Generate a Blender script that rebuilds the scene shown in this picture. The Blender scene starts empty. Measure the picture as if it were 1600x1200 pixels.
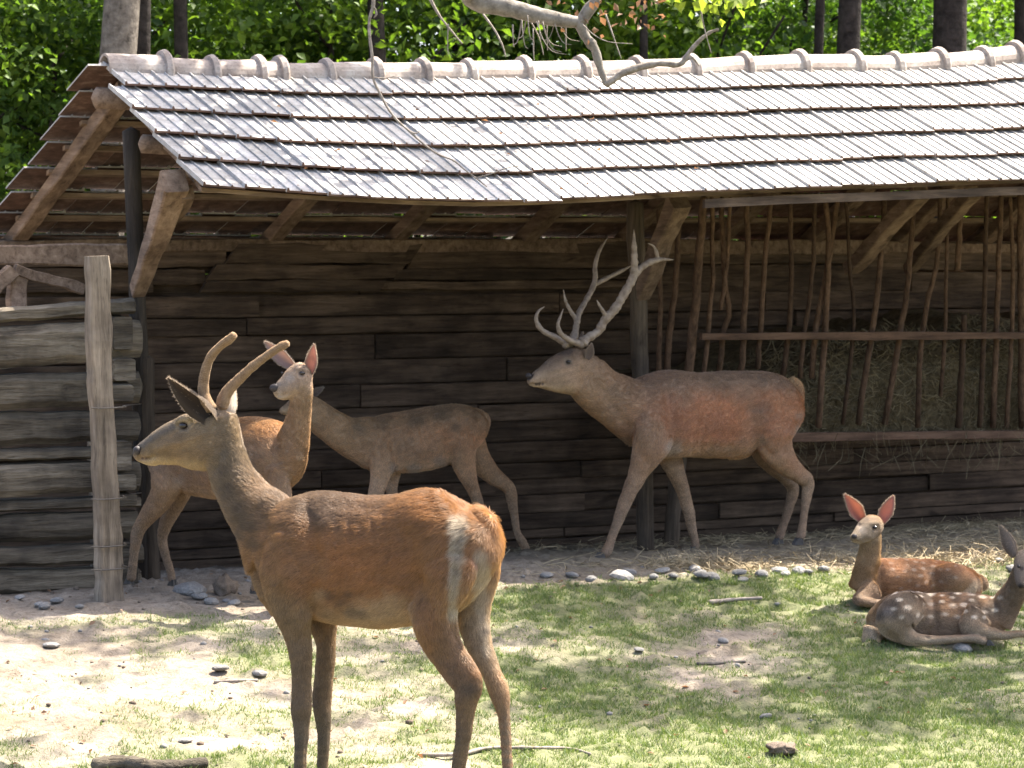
import bpy, math, random
import numpy as np
from mathutils import Vector, Matrix

# ------------------------------------------------------------------ camera, sky, sun, exposure
scene = bpy.context.scene
COL = scene.collection
CAM_Z = 2.0
F = 4000.0                                   # focal length in photo pixels (1600 wide)
PITCH = math.atan(0.05)
cam_data = bpy.data.cameras.new('camera')
cam = bpy.data.objects.new('camera', cam_data)
COL.objects.link(cam)
cam.location = (0, 0, CAM_Z)
cam.rotation_euler = (math.pi / 2 - PITCH, 0, 0)
cam_data.sensor_width = 36.0
cam_data.lens = 90.0
cam_data.clip_start = 0.1
cam_data.clip_end = 2000
cam_data.dof.use_dof = True
cam_data.dof.focus_distance = 10.5
cam_data.dof.aperture_fstop = 8.0
scene.camera = cam

SUN_ELEV = math.radians(61)
SUN_AZ = (0.82, 0.57)                        # horizontal direction towards the sun (right, behind)
_n = math.hypot(*SUN_AZ)
S = np.array([SUN_AZ[0] / _n * math.cos(SUN_ELEV), SUN_AZ[1] / _n * math.cos(SUN_ELEV), math.sin(SUN_ELEV)])
world = bpy.data.worlds.new('World')
scene.world = world
world.use_nodes = True
wn = world.node_tree.nodes
wl = world.node_tree.links
bg = wn['Background']
sky = wn.new('ShaderNodeTexSky')
sky.sky_type = 'NISHITA'
sky.sun_disc = False
sky.sun_elevation = SUN_ELEV
sky.sun_rotation = math.atan2(S[0], S[1])
sky.air_density = 0.8
sky.dust_density = 4.0
sky.ozone_density = 0.4
wl.new(sky.outputs[0], bg.inputs[0])
bg.inputs[1].default_value = 0.15

sun_data = bpy.data.lights.new('sun', 'SUN')
sun_data.energy = 5.0
sun_data.angle = math.radians(0.55)
sun_data.color = (1.0, 0.94, 0.84)
sun = bpy.data.objects.new('sun', sun_data)
COL.objects.link(sun)
sun.rotation_euler = Vector((-S[0], -S[1], -S[2])).to_track_quat('-Z', 'Y').to_euler()
sun.location = (8, 8, 20)

scene.view_settings.view_transform = 'Standard'
scene.view_settings.look = 'None'
scene.view_settings.gamma = 1.0
scene.view_settings.use_curve_mapping = False
scene.view_settings.exposure = 2.2
scene.render.engine = 'CYCLES'
scene.cycles.max_bounces = 8
scene.cycles.diffuse_bounces = 5
scene.cycles.glossy_bounces = 2
scene.cycles.transmission_bounces = 4
scene.cycles.use_denoising = True
scene.cycles.sample_clamp_indirect = 6.0

# ------------------------------------------------------------------ pixel <-> place
_fw = np.array([0, math.cos(PITCH), -math.sin(PITCH)])
_up = np.array([0, math.sin(PITCH), math.cos(PITCH)])
def ray(px, py):
    v = _fw + np.array([1.0, 0, 0]) * (px - 800) / F + _up * (600 - py) / F
    return v / v[1]
def P(px, py, Y):
    return np.array([0, 0, CAM_Z]) + ray(px, py) * Y

A = math.radians(28)
RV = np.array([math.cos(A), math.sin(A), 0])     # along the shed
DV = np.array([-math.sin(A), math.cos(A), 0])    # into the shed
W0 = np.array([1.83, 18.3, 0])                   # point at the foot of the back wall
def ud(X, Y):
    return (X - W0[0]) * RV[0] + (Y - W0[1]) * RV[1], (X - W0[0]) * DV[0] + (Y - W0[1]) * DV[1]
def on_plane(px, py, d):
    """pixel -> (u, z) on the vertical plane at depth d of the shed"""
    r = ray(px, py)
    Y = (d + W0[0] * DV[0] + W0[1] * DV[1]) / (r[0] * DV[0] + DV[1])
    p = np.array([0, 0, CAM_Z]) + r * Y
    u, _ = ud(p[0], p[1])
    return u, p[2]

# ------------------------------------------------------------------ noise
def _hash(ix, iy, iz, seed):
    h = (ix * 374761393 + iy * 668265263 + iz * 2147483647 + seed * 144665) & 0xffffffff
    h = ((h ^ (h >> 13)) * 1274126177) & 0xffffffff
    h = h ^ (h >> 16)
    return (h & 0xffffff) / float(0xffffff)
def vnoise(p, seed=0):
    p = np.asarray(p, float)
    i = np.floor(p).astype(np.int64)
    f = p - i
    f = f * f * (3 - 2 * f)
    out = 0
    for dx in (0, 1):
        for dy in (0, 1):
            for dz in (0, 1):
                w = (f[..., 0] if dx else 1 - f[..., 0]) * (f[..., 1] if dy else 1 - f[..., 1]) * (f[..., 2] if dz else 1 - f[..., 2])
                out = out + w * _hash(i[..., 0] + dx, i[..., 1] + dy, i[..., 2] + dz, seed)
    return out
def fbm(p, oct=4, seed=0):
    p = np.asarray(p, float)
    a, s, t = 0.5, 0.0, 0.0
    for k in range(oct):
        s = s + a * vnoise(p, seed + k * 17)
        t += a
        p = p * 2.03 + 7.1
        a *= 0.5
    return s / t
def sstep(a, b, x):
    t = np.clip((x - a) / (b - a), 0, 1)
    return t * t * (3 - 2 * t)

# ------------------------------------------------------------------ ground height
_PD = np.array([-60, -12, -8.6, -7.0, -5.2, -4.3, -3.7, -3.3, -2.6, -2.0, -1.0, 0.0, 1.0, 60.0])
_PZ = np.array([0.0, 0.0, 0.0, 0.015, 0.13, 0.235, 0.285, 0.30, 0.275, 0.23, 0.10, 0.0, 0.0, 0.0])
def base_z(X, Y):
    u, d = ud(X, Y)
    z = np.interp(d, _PD, _PZ)
    z = (z + np.interp(d + .25, _PD, _PZ) + np.interp(d - .25, _PD, _PZ)) / 3
    k = 1.0 - 0.16 * sstep(-3.0, 3.0, u)
    return z * k
def ground_z(X, Y):
    X = np.asarray(X, float); Y = np.asarray(Y, float)
    z = base_z(X, Y)
    near = np.exp(-((Y - 12) / 9.0) ** 2) * np.exp(-(X / 6.0) ** 2)
    q = np.stack([X, Y, np.zeros_like(X)], -1)
    z = z + near * (fbm(q * 1.1, 3, 3) - .5) * 0.07
    z = z + near * (fbm(q * 6.0, 3, 5) - .5) * 0.030
    z = z + near * np.maximum(fbm(q * 15.0, 2, 9) - .57, 0) * 0.10
    return z
def GP(px, py):
    r = ray(px, py)
    Ys = np.linspace(7, 24, 3400)
    z = CAM_Z + r[2] * Ys
    g = ground_z(r[0] * Ys, Ys)
    k = np.argmax(z <= g)
    Y = Ys[k] if (z <= g).any() else 24
    return np.array([r[0] * Y, Y, float(ground_z(r[0] * Y, Y))])

# ------------------------------------------------------------------ objects
def tag(o, label=None, cat=None, group=None, kind=None):
    if label: o['label'] = label
    if cat: o['category'] = cat
    if group: o['group'] = group
    if kind: o['kind'] = kind
    return o
def empty(name, loc=(0, 0, 0), rz=0.0):
    o = bpy.data.objects.new(name, None)
    COL.objects.link(o)
    o.location = Vector([float(c) for c in loc])
    o.rotation_euler = (0, 0, rz)
    o.empty_display_size = 0.2
    return o
def mesh_data(name, V, Fc, smooth=False):
    me = bpy.data.meshes.new(name)
    V = np.asarray(V, float)
    if isinstance(Fc, np.ndarray):
        k = Fc.shape[1]; n = len(Fc)
        me.vertices.add(len(V)); me.vertices.foreach_set('co', V.astype(np.float32).ravel())
        me.loops.add(n * k); me.loops.foreach_set('vertex_index', Fc.astype(np.int32).ravel())
        me.polygons.add(n); me.polygons.foreach_set('loop_start', np.arange(0, n * k, k, dtype=np.int32))
        me.update(calc_edges=True)
    else:
        me.from_pydata([tuple(v) for v in V], [], Fc)
    if smooth:
        me.polygons.foreach_set('use_smooth', np.ones(len(me.polygons), dtype=bool))
    me.update()
    return me
def link(name, me, mat=None, parent=None):
    o = bpy.data.objects.new(name, me)
    COL.objects.link(o)
    if mat is not None and len(me.materials) == 0:
        for m in (mat if isinstance(mat, (list, tuple)) else [mat]):
            me.materials.append(m)
    if parent is not None:
        o.parent = parent
    return o
def obj(name, V, Fc, mat=None, parent=None, smooth=False):
    return link(name, mesh_data(name, V, Fc, smooth), mat, parent)

class MB:
    """collects geometry for ONE mesh object"""
    def __init__(s): s.V = []; s.F = []
    def add(s, V, Fc):
        k = len(s.V)
        s.V += [tuple(float(c) for c in v) for v in V]
        s.F += [tuple(i + k for i in f) for f in Fc]
    def build(s, name, mat=None, parent=None, smooth=False):
        return obj(name, s.V, s.F, mat, parent, smooth)

def tube(path, rad, sides=8, side_vec=None, flat=None, cap=True):
    """path (n,3), rad n or (n,2)=(across, along side_vec)"""
    path = np.asarray(path, float); n = len(path)
    rad = np.asarray(rad, float)
    if rad.ndim == 0: rad = np.full(n, float(rad))
    if rad.ndim == 1: rad = np.stack([rad, rad], 1)
    T = np.gradient(path, axis=0)
    T /= np.linalg.norm(T, axis=1)[:, None] + 1e-9
    V = []; Fc = []
    ref = np.array(side_vec, float) if side_vec is not None else np.array([0.31, 0.2, 0.93])
    prev = None
    for i in range(n):
        if side_vec is not None or prev is None:
            s = ref - T[i] * ref.dot(T[i])
            if np.linalg.norm(s) < 1e-3: s = np.cross(T[i], [1, 0, 0.3])
        else:
            s = prev - T[i] * prev.dot(T[i])
        s /= np.linalg.norm(s); prev = s
        w = np.cross(T[i], s)
        for k in range(sides):
            a = 2 * math.pi * k / sides
            V.append(path[i] + w * math.cos(a) * rad[i, 0] + s * math.sin(a) * rad[i, 1])
    for i in range(n - 1):
        for k in range(sides):
            k2 = (k + 1) % sides
            Fc.append((i * sides + k, i * sides + k2, (i + 1) * sides + k2, (i + 1) * sides + k))
    if cap:
        V.append(path[0] - T[0] * rad[0].min() * .5); V.append(path[-1] + T[-1] * rad[-1].min() * .5)
        c0 = n * sides; c1 = c0 + 1
        for k in range(sides):
            k2 = (k + 1) % sides
            Fc.append((c0, k2, k)); Fc.append((c1, (n - 1) * sides + k, (n - 1) * sides + k2))
    return V, Fc
def spline(pts, n):
    """Catmull-Rom through rows of pts -> n samples (all columns)"""
    p = np.asarray(pts, float)
    p = np.vstack([2 * p[0] - p[1], p, 2 * p[-1] - p[-2]])
    m = len(p) - 3
    t = np.linspace(0, m - 1e-6, n)
    i = t.astype(int); f = (t - i)[:, None]
    a, b, c, d = p[i], p[i + 1], p[i + 2], p[i + 3]
    return 0.5 * ((2 * b) + (c - a) * f + (2 * a - 5 * b + 4 * c - d) * f ** 2 + (3 * b - a - 3 * c + d) * f ** 3)

def copy_obj(o, parent=None):
    c = o.copy(); COL.objects.link(c); c.parent = parent
    return c

# ------------------------------------------------------------------ materials
class NT:
    def __init__(s, name):
        s.m = bpy.data.materials.new(name); s.m.use_nodes = True
        s.t = s.m.node_tree; s.n = s.t.nodes; s.l = s.t.links
        s.b = s.n['Principled BSDF']; s.out = s.n['Material Output']
        s.b.inputs['Roughness'].default_value = .85
        s.b.inputs['Specular IOR Level'].default_value = .25
    def node(s, t, **kw):
        n = s.n.new('ShaderNode' + t)
        for k, v in kw.items(): setattr(n, k, v)
        return n
    def set(s, sock, v):
        if hasattr(v, 'is_output') or isinstance(v, bpy.types.NodeSocket): s.l.new(v, sock)
        else: sock.default_value = v if not isinstance(v, tuple) or len(v) != 3 or sock.type == 'VECTOR' else (*v, 1)
    def coord(s, kind='Object', scale=(1, 1, 1), rand=0.0):
        tc = s.node('TexCoord'); v = tc.outputs[kind]
        if rand:
            oi = s.node('ObjectInfo'); mu = s.node('Math', operation='MULTIPLY')
            s.l.new(oi.outputs['Random'], mu.inputs[0]); mu.inputs[1].default_value = rand
            ad = s.node('VectorMath', operation='ADD'); s.l.new(v, ad.inputs[0]); s.l.new(mu.outputs[0], ad.inputs[1]); v = ad.outputs[0]
        mp = s.node('Mapping'); s.l.new(v, mp.inputs[0]); mp.inputs['Scale'].default_value = scale
        return mp.outputs[0]
    def noise(s, vec, scale, detail=5, rough=.6, dist=0.0):
        n = s.node('TexNoise'); s.l.new(vec, n.inputs['Vector'])
        n.inputs['Scale'].default_value = scale; n.inputs['Detail'].default_value = detail
        n.inputs['Roughness'].default_value = rough; n.inputs['Distortion'].default_value = dist
        return n.outputs['Fac']
    def ramp(s, fac, stops):
        r = s.node('ValToRGB'); s.l.new(fac, r.inputs[0]); e = r.color_ramp.elements
        while len(e) < len(stops): e.new(0.5)
        for k, (p, c) in enumerate(stops):
            e[k].position = p; e[k].color = (*c, 1) if isinstance(c, tuple) else (c, c, c, 1)
        return r.outputs[0]
    def mix(s, fac, a, b, mode='MIX'):
        n = s.node('Mix', data_type='RGBA', blend_type=mode)
        s.set(n.inputs[0], fac); s.set(n.inputs[6], a); s.set(n.inputs[7], b)
        return n.outputs[2]
    def math(s, op, a, b=0.0):
        n = s.node('Math', operation=op); s.set(n.inputs[0], a); s.set(n.inputs[1], b)
        return n.outputs[0]
    def rand(s, lo=0.0, hi=1.0):
        oi = s.node('ObjectInfo')
        mr = s.node('MapRange'); s.l.new(oi.outputs['Random'], mr.inputs[0]); mr.inputs[3].default_value = lo; mr.inputs[4].default_value = hi
        return mr.outputs[0]
    def bump(s, h, dist=.01, strength=.7):
        b = s.node('Bump'); b.inputs['Distance'].default_value = dist; b.inputs['Strength'].default_value = strength
        s.l.new(h, b.inputs['Height']); s.l.new(b.outputs[0], s.b.inputs['Normal'])
    def color(s, c): s.set(s.b.inputs['Base Color'], c)
    def rough(s, v): s.set(s.b.inputs['Roughness'], v)

def wood(name, c_dark, c_mid, c_light, axis=0, scale=1.0, vary=(.72, 1.25), bump=.006, stain=.62):
    t = NT(name)
    sc = [9.0, 9.0, 9.0]; sc[axis] = .8
    v = t.coord('Object', tuple(c * scale for c in sc), rand=37.0)
    g = t.noise(v, 2.6, 7, .68, .35)
    g2 = t.noise(v, 11.0, 4, .6, .2)
    v2 = t.coord('Object', (1.3, 1.3, 1.3), rand=11.0)
    big = t.noise(v2, 2.2, 4, .6)
    c = t.ramp(g, [(.27, c_dark), (.5, c_mid), (.74, c_light)])
    st = t.ramp(big, [(.36, (stain, stain * .97, stain * .94)), (.60, (1.1, 1.08, 1.04))])
    v3 = list((5.0, 5.0, 5.0)); v3[axis] = 1.6
    kn = t.noise(t.coord('Object', tuple(v3), rand=53.0), 1.7, 3, .5, .5)
    c = t.mix(.8, c, t.ramp(kn, [(.27, (.30, .27, .24)), (.36, (1, 1, 1))]), 'MULTIPLY')
    c = t.mix(.85, c, st, 'MULTIPLY')
    cr = t.ramp(g2, [(.30, (.30, .28, .26)), (.40, (1, 1, 1))])
    c = t.mix(.65, c, cr, 'MULTIPLY')
    h = t.node('HueSaturation'); t.set(h.inputs['Color'], c); t.set(h.inputs['Value'], t.rand(*vary))
    t.color(h.outputs[0]); t.rough(.9)
    t.bump(t.math('ADD', g, t.math('MULTIPLY', g2, .5)), bump, .8)
    return t.m

M = {}
M['plank'] = wood('weathered planks', (.024, .0165, .0115), (.088, .059, .040), (.165, .117, .082), 0, bump=.01, stain=.5)
M['log'] = wood('split logs', (.03, .024, .017), (.145, .118, .085), (.275, .235, .178), 0, vary=(.5, 1.15), bump=.03, stain=.30)
M['beam'] = wood('roof timber', (.07, .045, .03), (.19, .13, .09), (.30, .22, .16), 1, vary=(.8, 1.2))
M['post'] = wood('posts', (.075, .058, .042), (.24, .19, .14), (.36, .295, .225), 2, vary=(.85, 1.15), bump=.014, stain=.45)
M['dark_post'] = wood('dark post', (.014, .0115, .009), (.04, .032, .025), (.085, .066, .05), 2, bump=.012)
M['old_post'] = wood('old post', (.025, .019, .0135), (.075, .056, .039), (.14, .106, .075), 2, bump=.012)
M['stick'] = wood('rack sticks', (.035, .02, .012), (.10, .06, .038), (.16, .10, .066), 2, scale=2.0, vary=(.6, 1.3), bump=.004)
M['rail'] = wood('rack rails', (.045, .026, .017), (.13, .076, .05), (.20, .125, .085), 0, vary=(.85, 1.15))
M['batten'] = wood('battens', (.10, .07, .05), (.24, .17, .12), (.36, .27, .2), 0, vary=(.8, 1.2))

def tile_top():
    t = NT('weathered tile top')
    v = t.coord('Object', (1, 1, 1), rand=23.0)
    a = t.noise(v, 9, 6, .65); b = t.noise(v, 55, 4, .7)
    c = t.ramp(a, [(.3, (.29, .265, .235)), (.5, (.385, .36, .33)), (.72, (.47, .445, .415))])
    sp = t.ramp(b, [(.36, (.35, .33, .30)), (.47, (1, 1, 1))])
    c = t.mix(.55, c, sp, 'MULTIPLY')
    h = t.node('HueSaturation'); t.set(h.inputs['Color'], c); t.set(h.inputs['Value'], t.rand(.82, 1.12))
    li = t.noise(t.coord('Object', (1, 1, 1), rand=91.0), 24, 4, .7)
    c2 = t.mix(t.ramp(li, [(.60, (0.0, 0.0, 0.0)), (.74, (.45, .45, .45))]), h.outputs[0], (.16, .15, .105))
    t.color(c2); t.rough(.75); t.b.inputs['Specular IOR Level'].default_value = .2
    t.bump(b, .003, .5)
    return t.m
def tile_clay():
    t = NT('bare clay tile underside')
    v = t.coord('Object', (1, 1, 1), rand=23.0)
    a = t.noise(v, 12, 5, .65)
    c = t.ramp(a, [(.3, (.055, .032, .024)), (.55, (.125, .072, .052)), (.75, (.22, .155, .12))])
    h = t.node('HueSaturation'); t.set(h.inputs['Color'], c); t.set(h.inputs['Value'], t.rand(.7, 1.25))
    t.color(h.outputs[0]); t.rough(.9); t.bump(a, .004, .5)
    return t.m
M['tile_top'] = tile_top(); M['tile_clay'] = tile_clay()
def ridge_mat():
    t = NT('clay ridge tile')
    v = t.coord('Object', (1, 1, 1), rand=23.0)
    a = t.noise(v, 8, 6, .65); b = t.noise(v, 60, 3, .6)
    c = t.ramp(a, [(.3, (.21, .16, .13)), (.55, (.34, .285, .245)), (.75, (.44, .395, .35))])
    c = t.mix(.4, c, t.ramp(b, [(.36, (.4, .38, .34)), (.5, (1, 1, 1))]), 'MULTIPLY')
    t.color(c); t.rough(.75); t.bump(b, .003, .4)
    return t.m
M['ridge'] = ridge_mat()

def attr_mat(name, attr, rough=.8, noise_amt=.35, nscale=60, spec=.2, bump=.0015):
    t = NT(name)
    a = t.node('Attribute', attribute_name=attr)
    v = t.coord('Object', (1, 1, 1))
    n = t.noise(v, nscale, 5, .65)
    r = t.ramp(n, [(.3, (1 - noise_amt,) * 3), (.7, (1 + noise_amt * .5,) * 3)])
    t.color(t.mix(1.0, a.outputs['Color'], r, 'MULTIPLY'))
    t.rough(rough); t.b.inputs['Specular IOR Level'].default_value = spec
    if bump: t.bump(n, bump, .5)
    return t.m
M['coat'] = attr_mat('deer coat', 'col', .75, .28, 45)
def fur_mat():
    t = NT('deer fur')
    a = t.node('Attribute', attribute_name='col')
    d = t.node('BsdfDiffuse'); tr = t.node('BsdfTranslucent')
    g = t.node('BsdfAnisotropic') if False else t.node('BsdfGlossy')
    t.l.new(a.outputs['Color'], d.inputs[0])
    hs = t.node('HueSaturation'); hs.inputs['Saturation'].default_value = 1.12; hs.inputs['Value'].default_value = 1.35
    t.l.new(a.outputs['Color'], hs.inputs['Color']); t.l.new(hs.outputs[0], tr.inputs[0])
    m1 = t.node('MixShader'); m1.inputs[0].default_value = .42
    t.l.new(d.outputs[0], m1.inputs[1]); t.l.new(tr.outputs[0], m1.inputs[2])
    g.inputs['Roughness'].default_value = .42; g.inputs[0].default_value = (.9, .85, .8, 1)
    m2 = t.node('MixShader'); m2.inputs[0].default_value = .045
    t.l.new(m1.outputs[0], m2.inputs[1]); t.l.new(g.outputs[0], m2.inputs[2])
    t.l.new(m2.outputs[0], t.out.inputs[0])
    return t.m
M['fur'] = fur_mat()
def translucent_attr(name, attr, amt, tint=1.3):
    t = NT(name)
    a = t.node('Attribute', attribute_name=attr)
    t.color(a.outputs['Color'])
    tr = t.node('BsdfTranslucent'); hs = t.node('HueSaturation'); hs.inputs['Value'].default_value = tint
    t.l.new(a.outputs['Color'], hs.inputs['Color']); t.l.new(hs.outputs[0], tr.inputs[0])
    m1 = t.node('MixShader'); m1.inputs[0].default_value = amt
    t.l.new(t.b.outputs[0], m1.inputs[1]); t.l.new(tr.outputs[0], m1.inputs[2]); t.l.new(m1.outputs[0], t.out.inputs[0])
    return t.m
M['ear'] = translucent_attr('ear skin', 'col', .5, 1.2)
def simple(name, c1, c2, scale, rough=.8, spec=.25, bump=.003, vary=None):
    t = NT(name)
    v = t.coord('Object', (1, 1, 1), rand=19.0)
    n = t.noise(v, scale, 6, .65)
    c = t.ramp(n, [(.3, c1), (.7, c2)])
    if vary:
        h = t.node('HueSaturation'); t.set(h.inputs['Color'], c); t.set(h.inputs['Value'], t.rand(*vary)); c = h.outputs[0]
    t.color(c); t.rough(rough); t.b.inputs['Specular IOR Level'].default_value = spec
    if bump: t.bump(n, bump, .7)
    return t.m
M['eye'] = simple('eye', (.010, .007, .005), (.022, .014, .010), 40, .18, .45, 0)
M['hoof'] = simple('hoof', (.03, .027, .024), (.08, .07, .06), 60, .55)
M['nose'] = simple('nose leather', (.018, .015, .014), (.055, .043, .04), 90, .6, .3, .002)
M['antler'] = simple('antler bone', (.13, .092, .065), (.31, .245, .19), 28, .6, .3, .004)
M['velvet'] = simple('velvet antler', (.13, .085, .052), (.235, .16, .10), 40, .9, .1, .002)
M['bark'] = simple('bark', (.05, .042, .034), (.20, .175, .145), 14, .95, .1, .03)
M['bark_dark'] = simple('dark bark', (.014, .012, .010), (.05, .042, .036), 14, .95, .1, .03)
M['pale_bark'] = simple('pale bark', (.09, .076, .06), (.25, .22, .185), 22, .9, .15, .008)
M['twig'] = simple('twig bark', (.12, .095, .075), (.30, .26, .22), 40, .9, .15, .003)
M['stone'] = simple('stone', (.12, .112, .10), (.26, .245, .225), 9, .85, .25, .006, (.75, 1.2))
M['clod'] = simple('earth clod', (.07, .052, .038), (.19, .15, .115), 18, .95, .1, .01, (.7, 1.2))
M['wire'] = simple('wire', (.04, .035, .03), (.1, .08, .06), 50, .5, .5, 0)
M['straw'] = simple('straw', (.20, .15, .085), (.40, .32, .195), 9, .8, .2, 0)
M['hay'] = simple('hay', (.10, .077, .044), (.25, .20, .12), 6, .9, .1, 0)
M['hay_mass'] = simple('hay mass', (.06, .046, .027), (.17, .132, .078), 22, .95, .05, .03)

def leaf_mat(name, c1, c2, tr=.45, tint=(1.15, 1.25, .5)):
    t = NT(name)
    g = t.node('Attribute', attribute_name='rnd')
    c = t.ramp(g.outputs['Fac'], [(0.0, c1), (1.0, c2)])
    t.color(c); t.rough(.55); t.b.inputs['Specular IOR Level'].default_value = .4
    trn = t.node('BsdfTranslucent')
    t.l.new(t.mix(1.0, c, tint, 'MULTIPLY'), trn.inputs[0])
    m1 = t.node('MixShader'); m1.inputs[0].default_value = tr
    t.l.new(t.b.outputs[0], m1.inputs[1]); t.l.new(trn.outputs[0], m1.inputs[2]); t.l.new(m1.outputs[0], t.out.inputs[0])
    return t.m
M['leaf'] = leaf_mat('leaves', (.05, .10, .014), (.17, .26, .035), .55)
M['leaf_shaded'] = leaf_mat('shaded leaves', (.03, .07, .014), (.10, .175, .03), .5)  # darker copy of the leaf colour, standing in for canopy shade
M['leaf_yellow'] = leaf_mat('pale leaves', (.13, .19, .03), (.24, .27, .05), .5)
M['leaf_dry'] = leaf_mat('dry leaves', (.14, .08, .042), (.25, .155, .085), .3, (1.2, .9, .7))
M['grass'] = leaf_mat('grass blades', (.07, .115, .03), (.20, .225, .08), .35, (1.1, 1.2, .6))

# ================================================================== THE GROUND
rng = np.random.default_rng(7)
def _axis(lo, hi, f0, f1, step, grow=1.25):
    mid = list(np.arange(f0, f1 + step * .5, step))
    a = []; s = step; x = f0
    while x > lo: s *= grow; x -= s; a.append(x)
    b = []; s = step; x = mid[-1]
    while x < hi: s *= grow; x += s; b.append(x)
    return np.array(a[::-1] + mid + b)
gx = _axis(-300, 300, -3.3, 4.3, .03)
gy = _axis(-60, 500, 8.8, 18.0, .03)
GX, GY = np.meshgrid(gx, gy)
GZ = ground_z(GX, GY)
nx, ny = len(gx), len(gy)
idx = np.arange(nx * ny).reshape(ny, nx)
quads = np.stack([idx[:-1, :-1], idx[:-1, 1:], idx[1:, 1:], idx[1:, :-1]], -1).reshape(-1, 4)

def cover(X, Y):
    """how much grass grows at a place (0..1)"""
    q = np.stack([X, Y, np.zeros_like(X)], -1)
    u, d = ud(X, Y)
    n = fbm(q * np.array([1.1, 1.5, 1]), 4, 31)
    n2 = fbm(q * 5.0, 3, 41)
    right = sstep(-.75, .25, X + .12 * (Y - 11))
    c = n * 1.2 + n2 * 1.0 - 1.02 + .44 * right + .16 * sstep(11.6, 10.2, Y)
    c = c * sstep(-3.55, -3.95, d + .25 * (n2 - .5))
    return np.clip(c * 1.6, 0, 1)
def strawy(X, Y):
    u, d = ud(X, Y)
    q = np.stack([X, Y, np.zeros_like(X)], -1)
    n = fbm(q * 2.2, 4, 77)
    return sstep(-3.95, -3.4, d + .5 * (n - .5)) * sstep(-4.6, -2.6, u + (n - .5)) * (.45 + .8 * n)

def ground_mat():
    t = NT('paddock ground')
    cov = t.node('Attribute', attribute_name='cov').outputs['Fac']
    stw = t.node('Attribute', attribute_name='straw').outputs['Fac']
    v = t.coord('Object', (1, 1, 1))
    a = t.noise(v, 2.3, 6, .62); b = t.noise(v, 21, 5, .68); c_ = t.noise(v, 110, 3, .6)
    dirt = t.ramp(a, [(.3, (.15, .122, .092)), (.52, (.225, .19, .15)), (.74, (.30, .26, .21))])
    dirt = t.mix(.75, dirt, t.ramp(b, [(.32, (.50, .46, .43)), (.5, (.95, .95, .95)), (.7, (1.18, 1.15, 1.12))]), 'MULTIPLY')
    dirt = t.mix(.5, dirt, t.ramp(c_, [(.33, (.45, .43, .4)), (.55, (1.08, 1.06, 1.04))]), 'MULTIPLY')
    turf = t.ramp(b, [(.3, (.06, .073, .03)), (.55, (.12, .132, .056)), (.75, (.185, .178, .092))])
    st = t.ramp(b, [(.3, (.085, .068, .045)), (.6, (.20, .165, .11)), (.8, (.28, .23, .155))])
    c = t.mix(t.math('MULTIPLY', cov, .85), dirt, turf)
    c = t.mix(t.math('MULTIPLY', stw, .9), c, st)
    t.color(c); t.rough(.95); t.b.inputs['Specular IOR Level'].default_value = .1
    t.bump(t.math('ADD', b, t.math('MULTIPLY', c_, .35)), .02, .8)
    return t.m
M['ground'] = ground_mat()
gV = np.stack([GX.ravel(), GY.ravel(), GZ.ravel()], -1)
g = obj('ground', gV, quads, M['ground'], smooth=True)
for nm, fn in (('cov', cover), ('straw', strawy)):
    at = g.data.attributes.new(nm, 'FLOAT', 'POINT')
    at.data.foreach_set('value', fn(gV[:, 0], gV[:, 1]).astype(np.float32))
tag(g, 'trodden paddock ground, bare earth on one side and short grass on the other', None, kind='structure')

# ================================================================== THE SHED
D_RIDGE, D_EAVE, D_FAR = -1.95, -3.45, 0.5
shed = empty('feeding_shed', W0, A)
tag(shed, 'long open-fronted wooden feeding shed with plank back wall and pale tiled roof', 'shed')
R = random.Random(11)

def poly_z(pts, d):
    q = np.array([on_plane(x, y, d) for x, y in pts])
    return lambda u: np.interp(u, q[:, 0], q[:, 1])
ridge_z = poly_z([(60, 104), (145, 106), (300, 113), (450, 117), (600, 118), (800, 117), (1000, 113), (1200, 106), (1400, 105), (1500, 99), (1600, 89), (1850, 76)], D_RIDGE)
eave_z = poly_z([(200, 290), (300, 299), (450, 311), (600, 321), (750, 326), (900, 322), (1000, 315), (1120, 308), (1250, 302), (1400, 297), (1600, 289), (1850, 284)], D_EAVE)
def near_pt(u, s):
    return np.array([u, D_RIDGE + (D_EAVE - D_RIDGE) * s, ridge_z(u) * (1 - s) + eave_z(u) * s])
PLATE_Z = 2.10
def far_pt(u, s):
    """s = 0 ridge, 1 at the far eave"""
    zr = ridge_z(u)
    d = D_RIDGE + (D_FAR - D_RIDGE) * s
    slope = (zr - 2.19) / (0 - D_RIDGE)
    return np.array([u, d, zr - slope * (d - D_RIDGE)])

# one interlocking tile (x across, y up the slope, z out of the roof)
TW, TL = .225, .385
prof = [(0, 0), (.000, .024), (.008, .024), (.015, .011), (.073, .011), (.0745, .020), (.080, .020), (.086, .011),
        (.148, .011), (.1495, .020), (.155, .020), (.161, .011), (.2255, .010), (.2255, 0)]
tv = []
for y, lift in ((0.0, .034), (TL, -.004)):
    tv += [(x, y, z + lift) for x, z in prof]
n = len(prof)
tf = [(i, i + 1, i + 1 + n, i + n)[::-1] for i in range(n - 1)] + [(0, n, 2 * n - 1, n - 1)[::-1]] + [tuple(range(n)), tuple(range(n, 2 * n))[::-1]]
tile_me = mesh_data('roof_tile', tv, tf)
tile_me.materials.append(M['tile_top']); tile_me.materials.append(M['tile_clay'])
tile_me.polygons[n - 1].material_index = 1
tile_me.polygons[n].material_index = 1
tile_me.validate(); tile_me.update()

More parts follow.
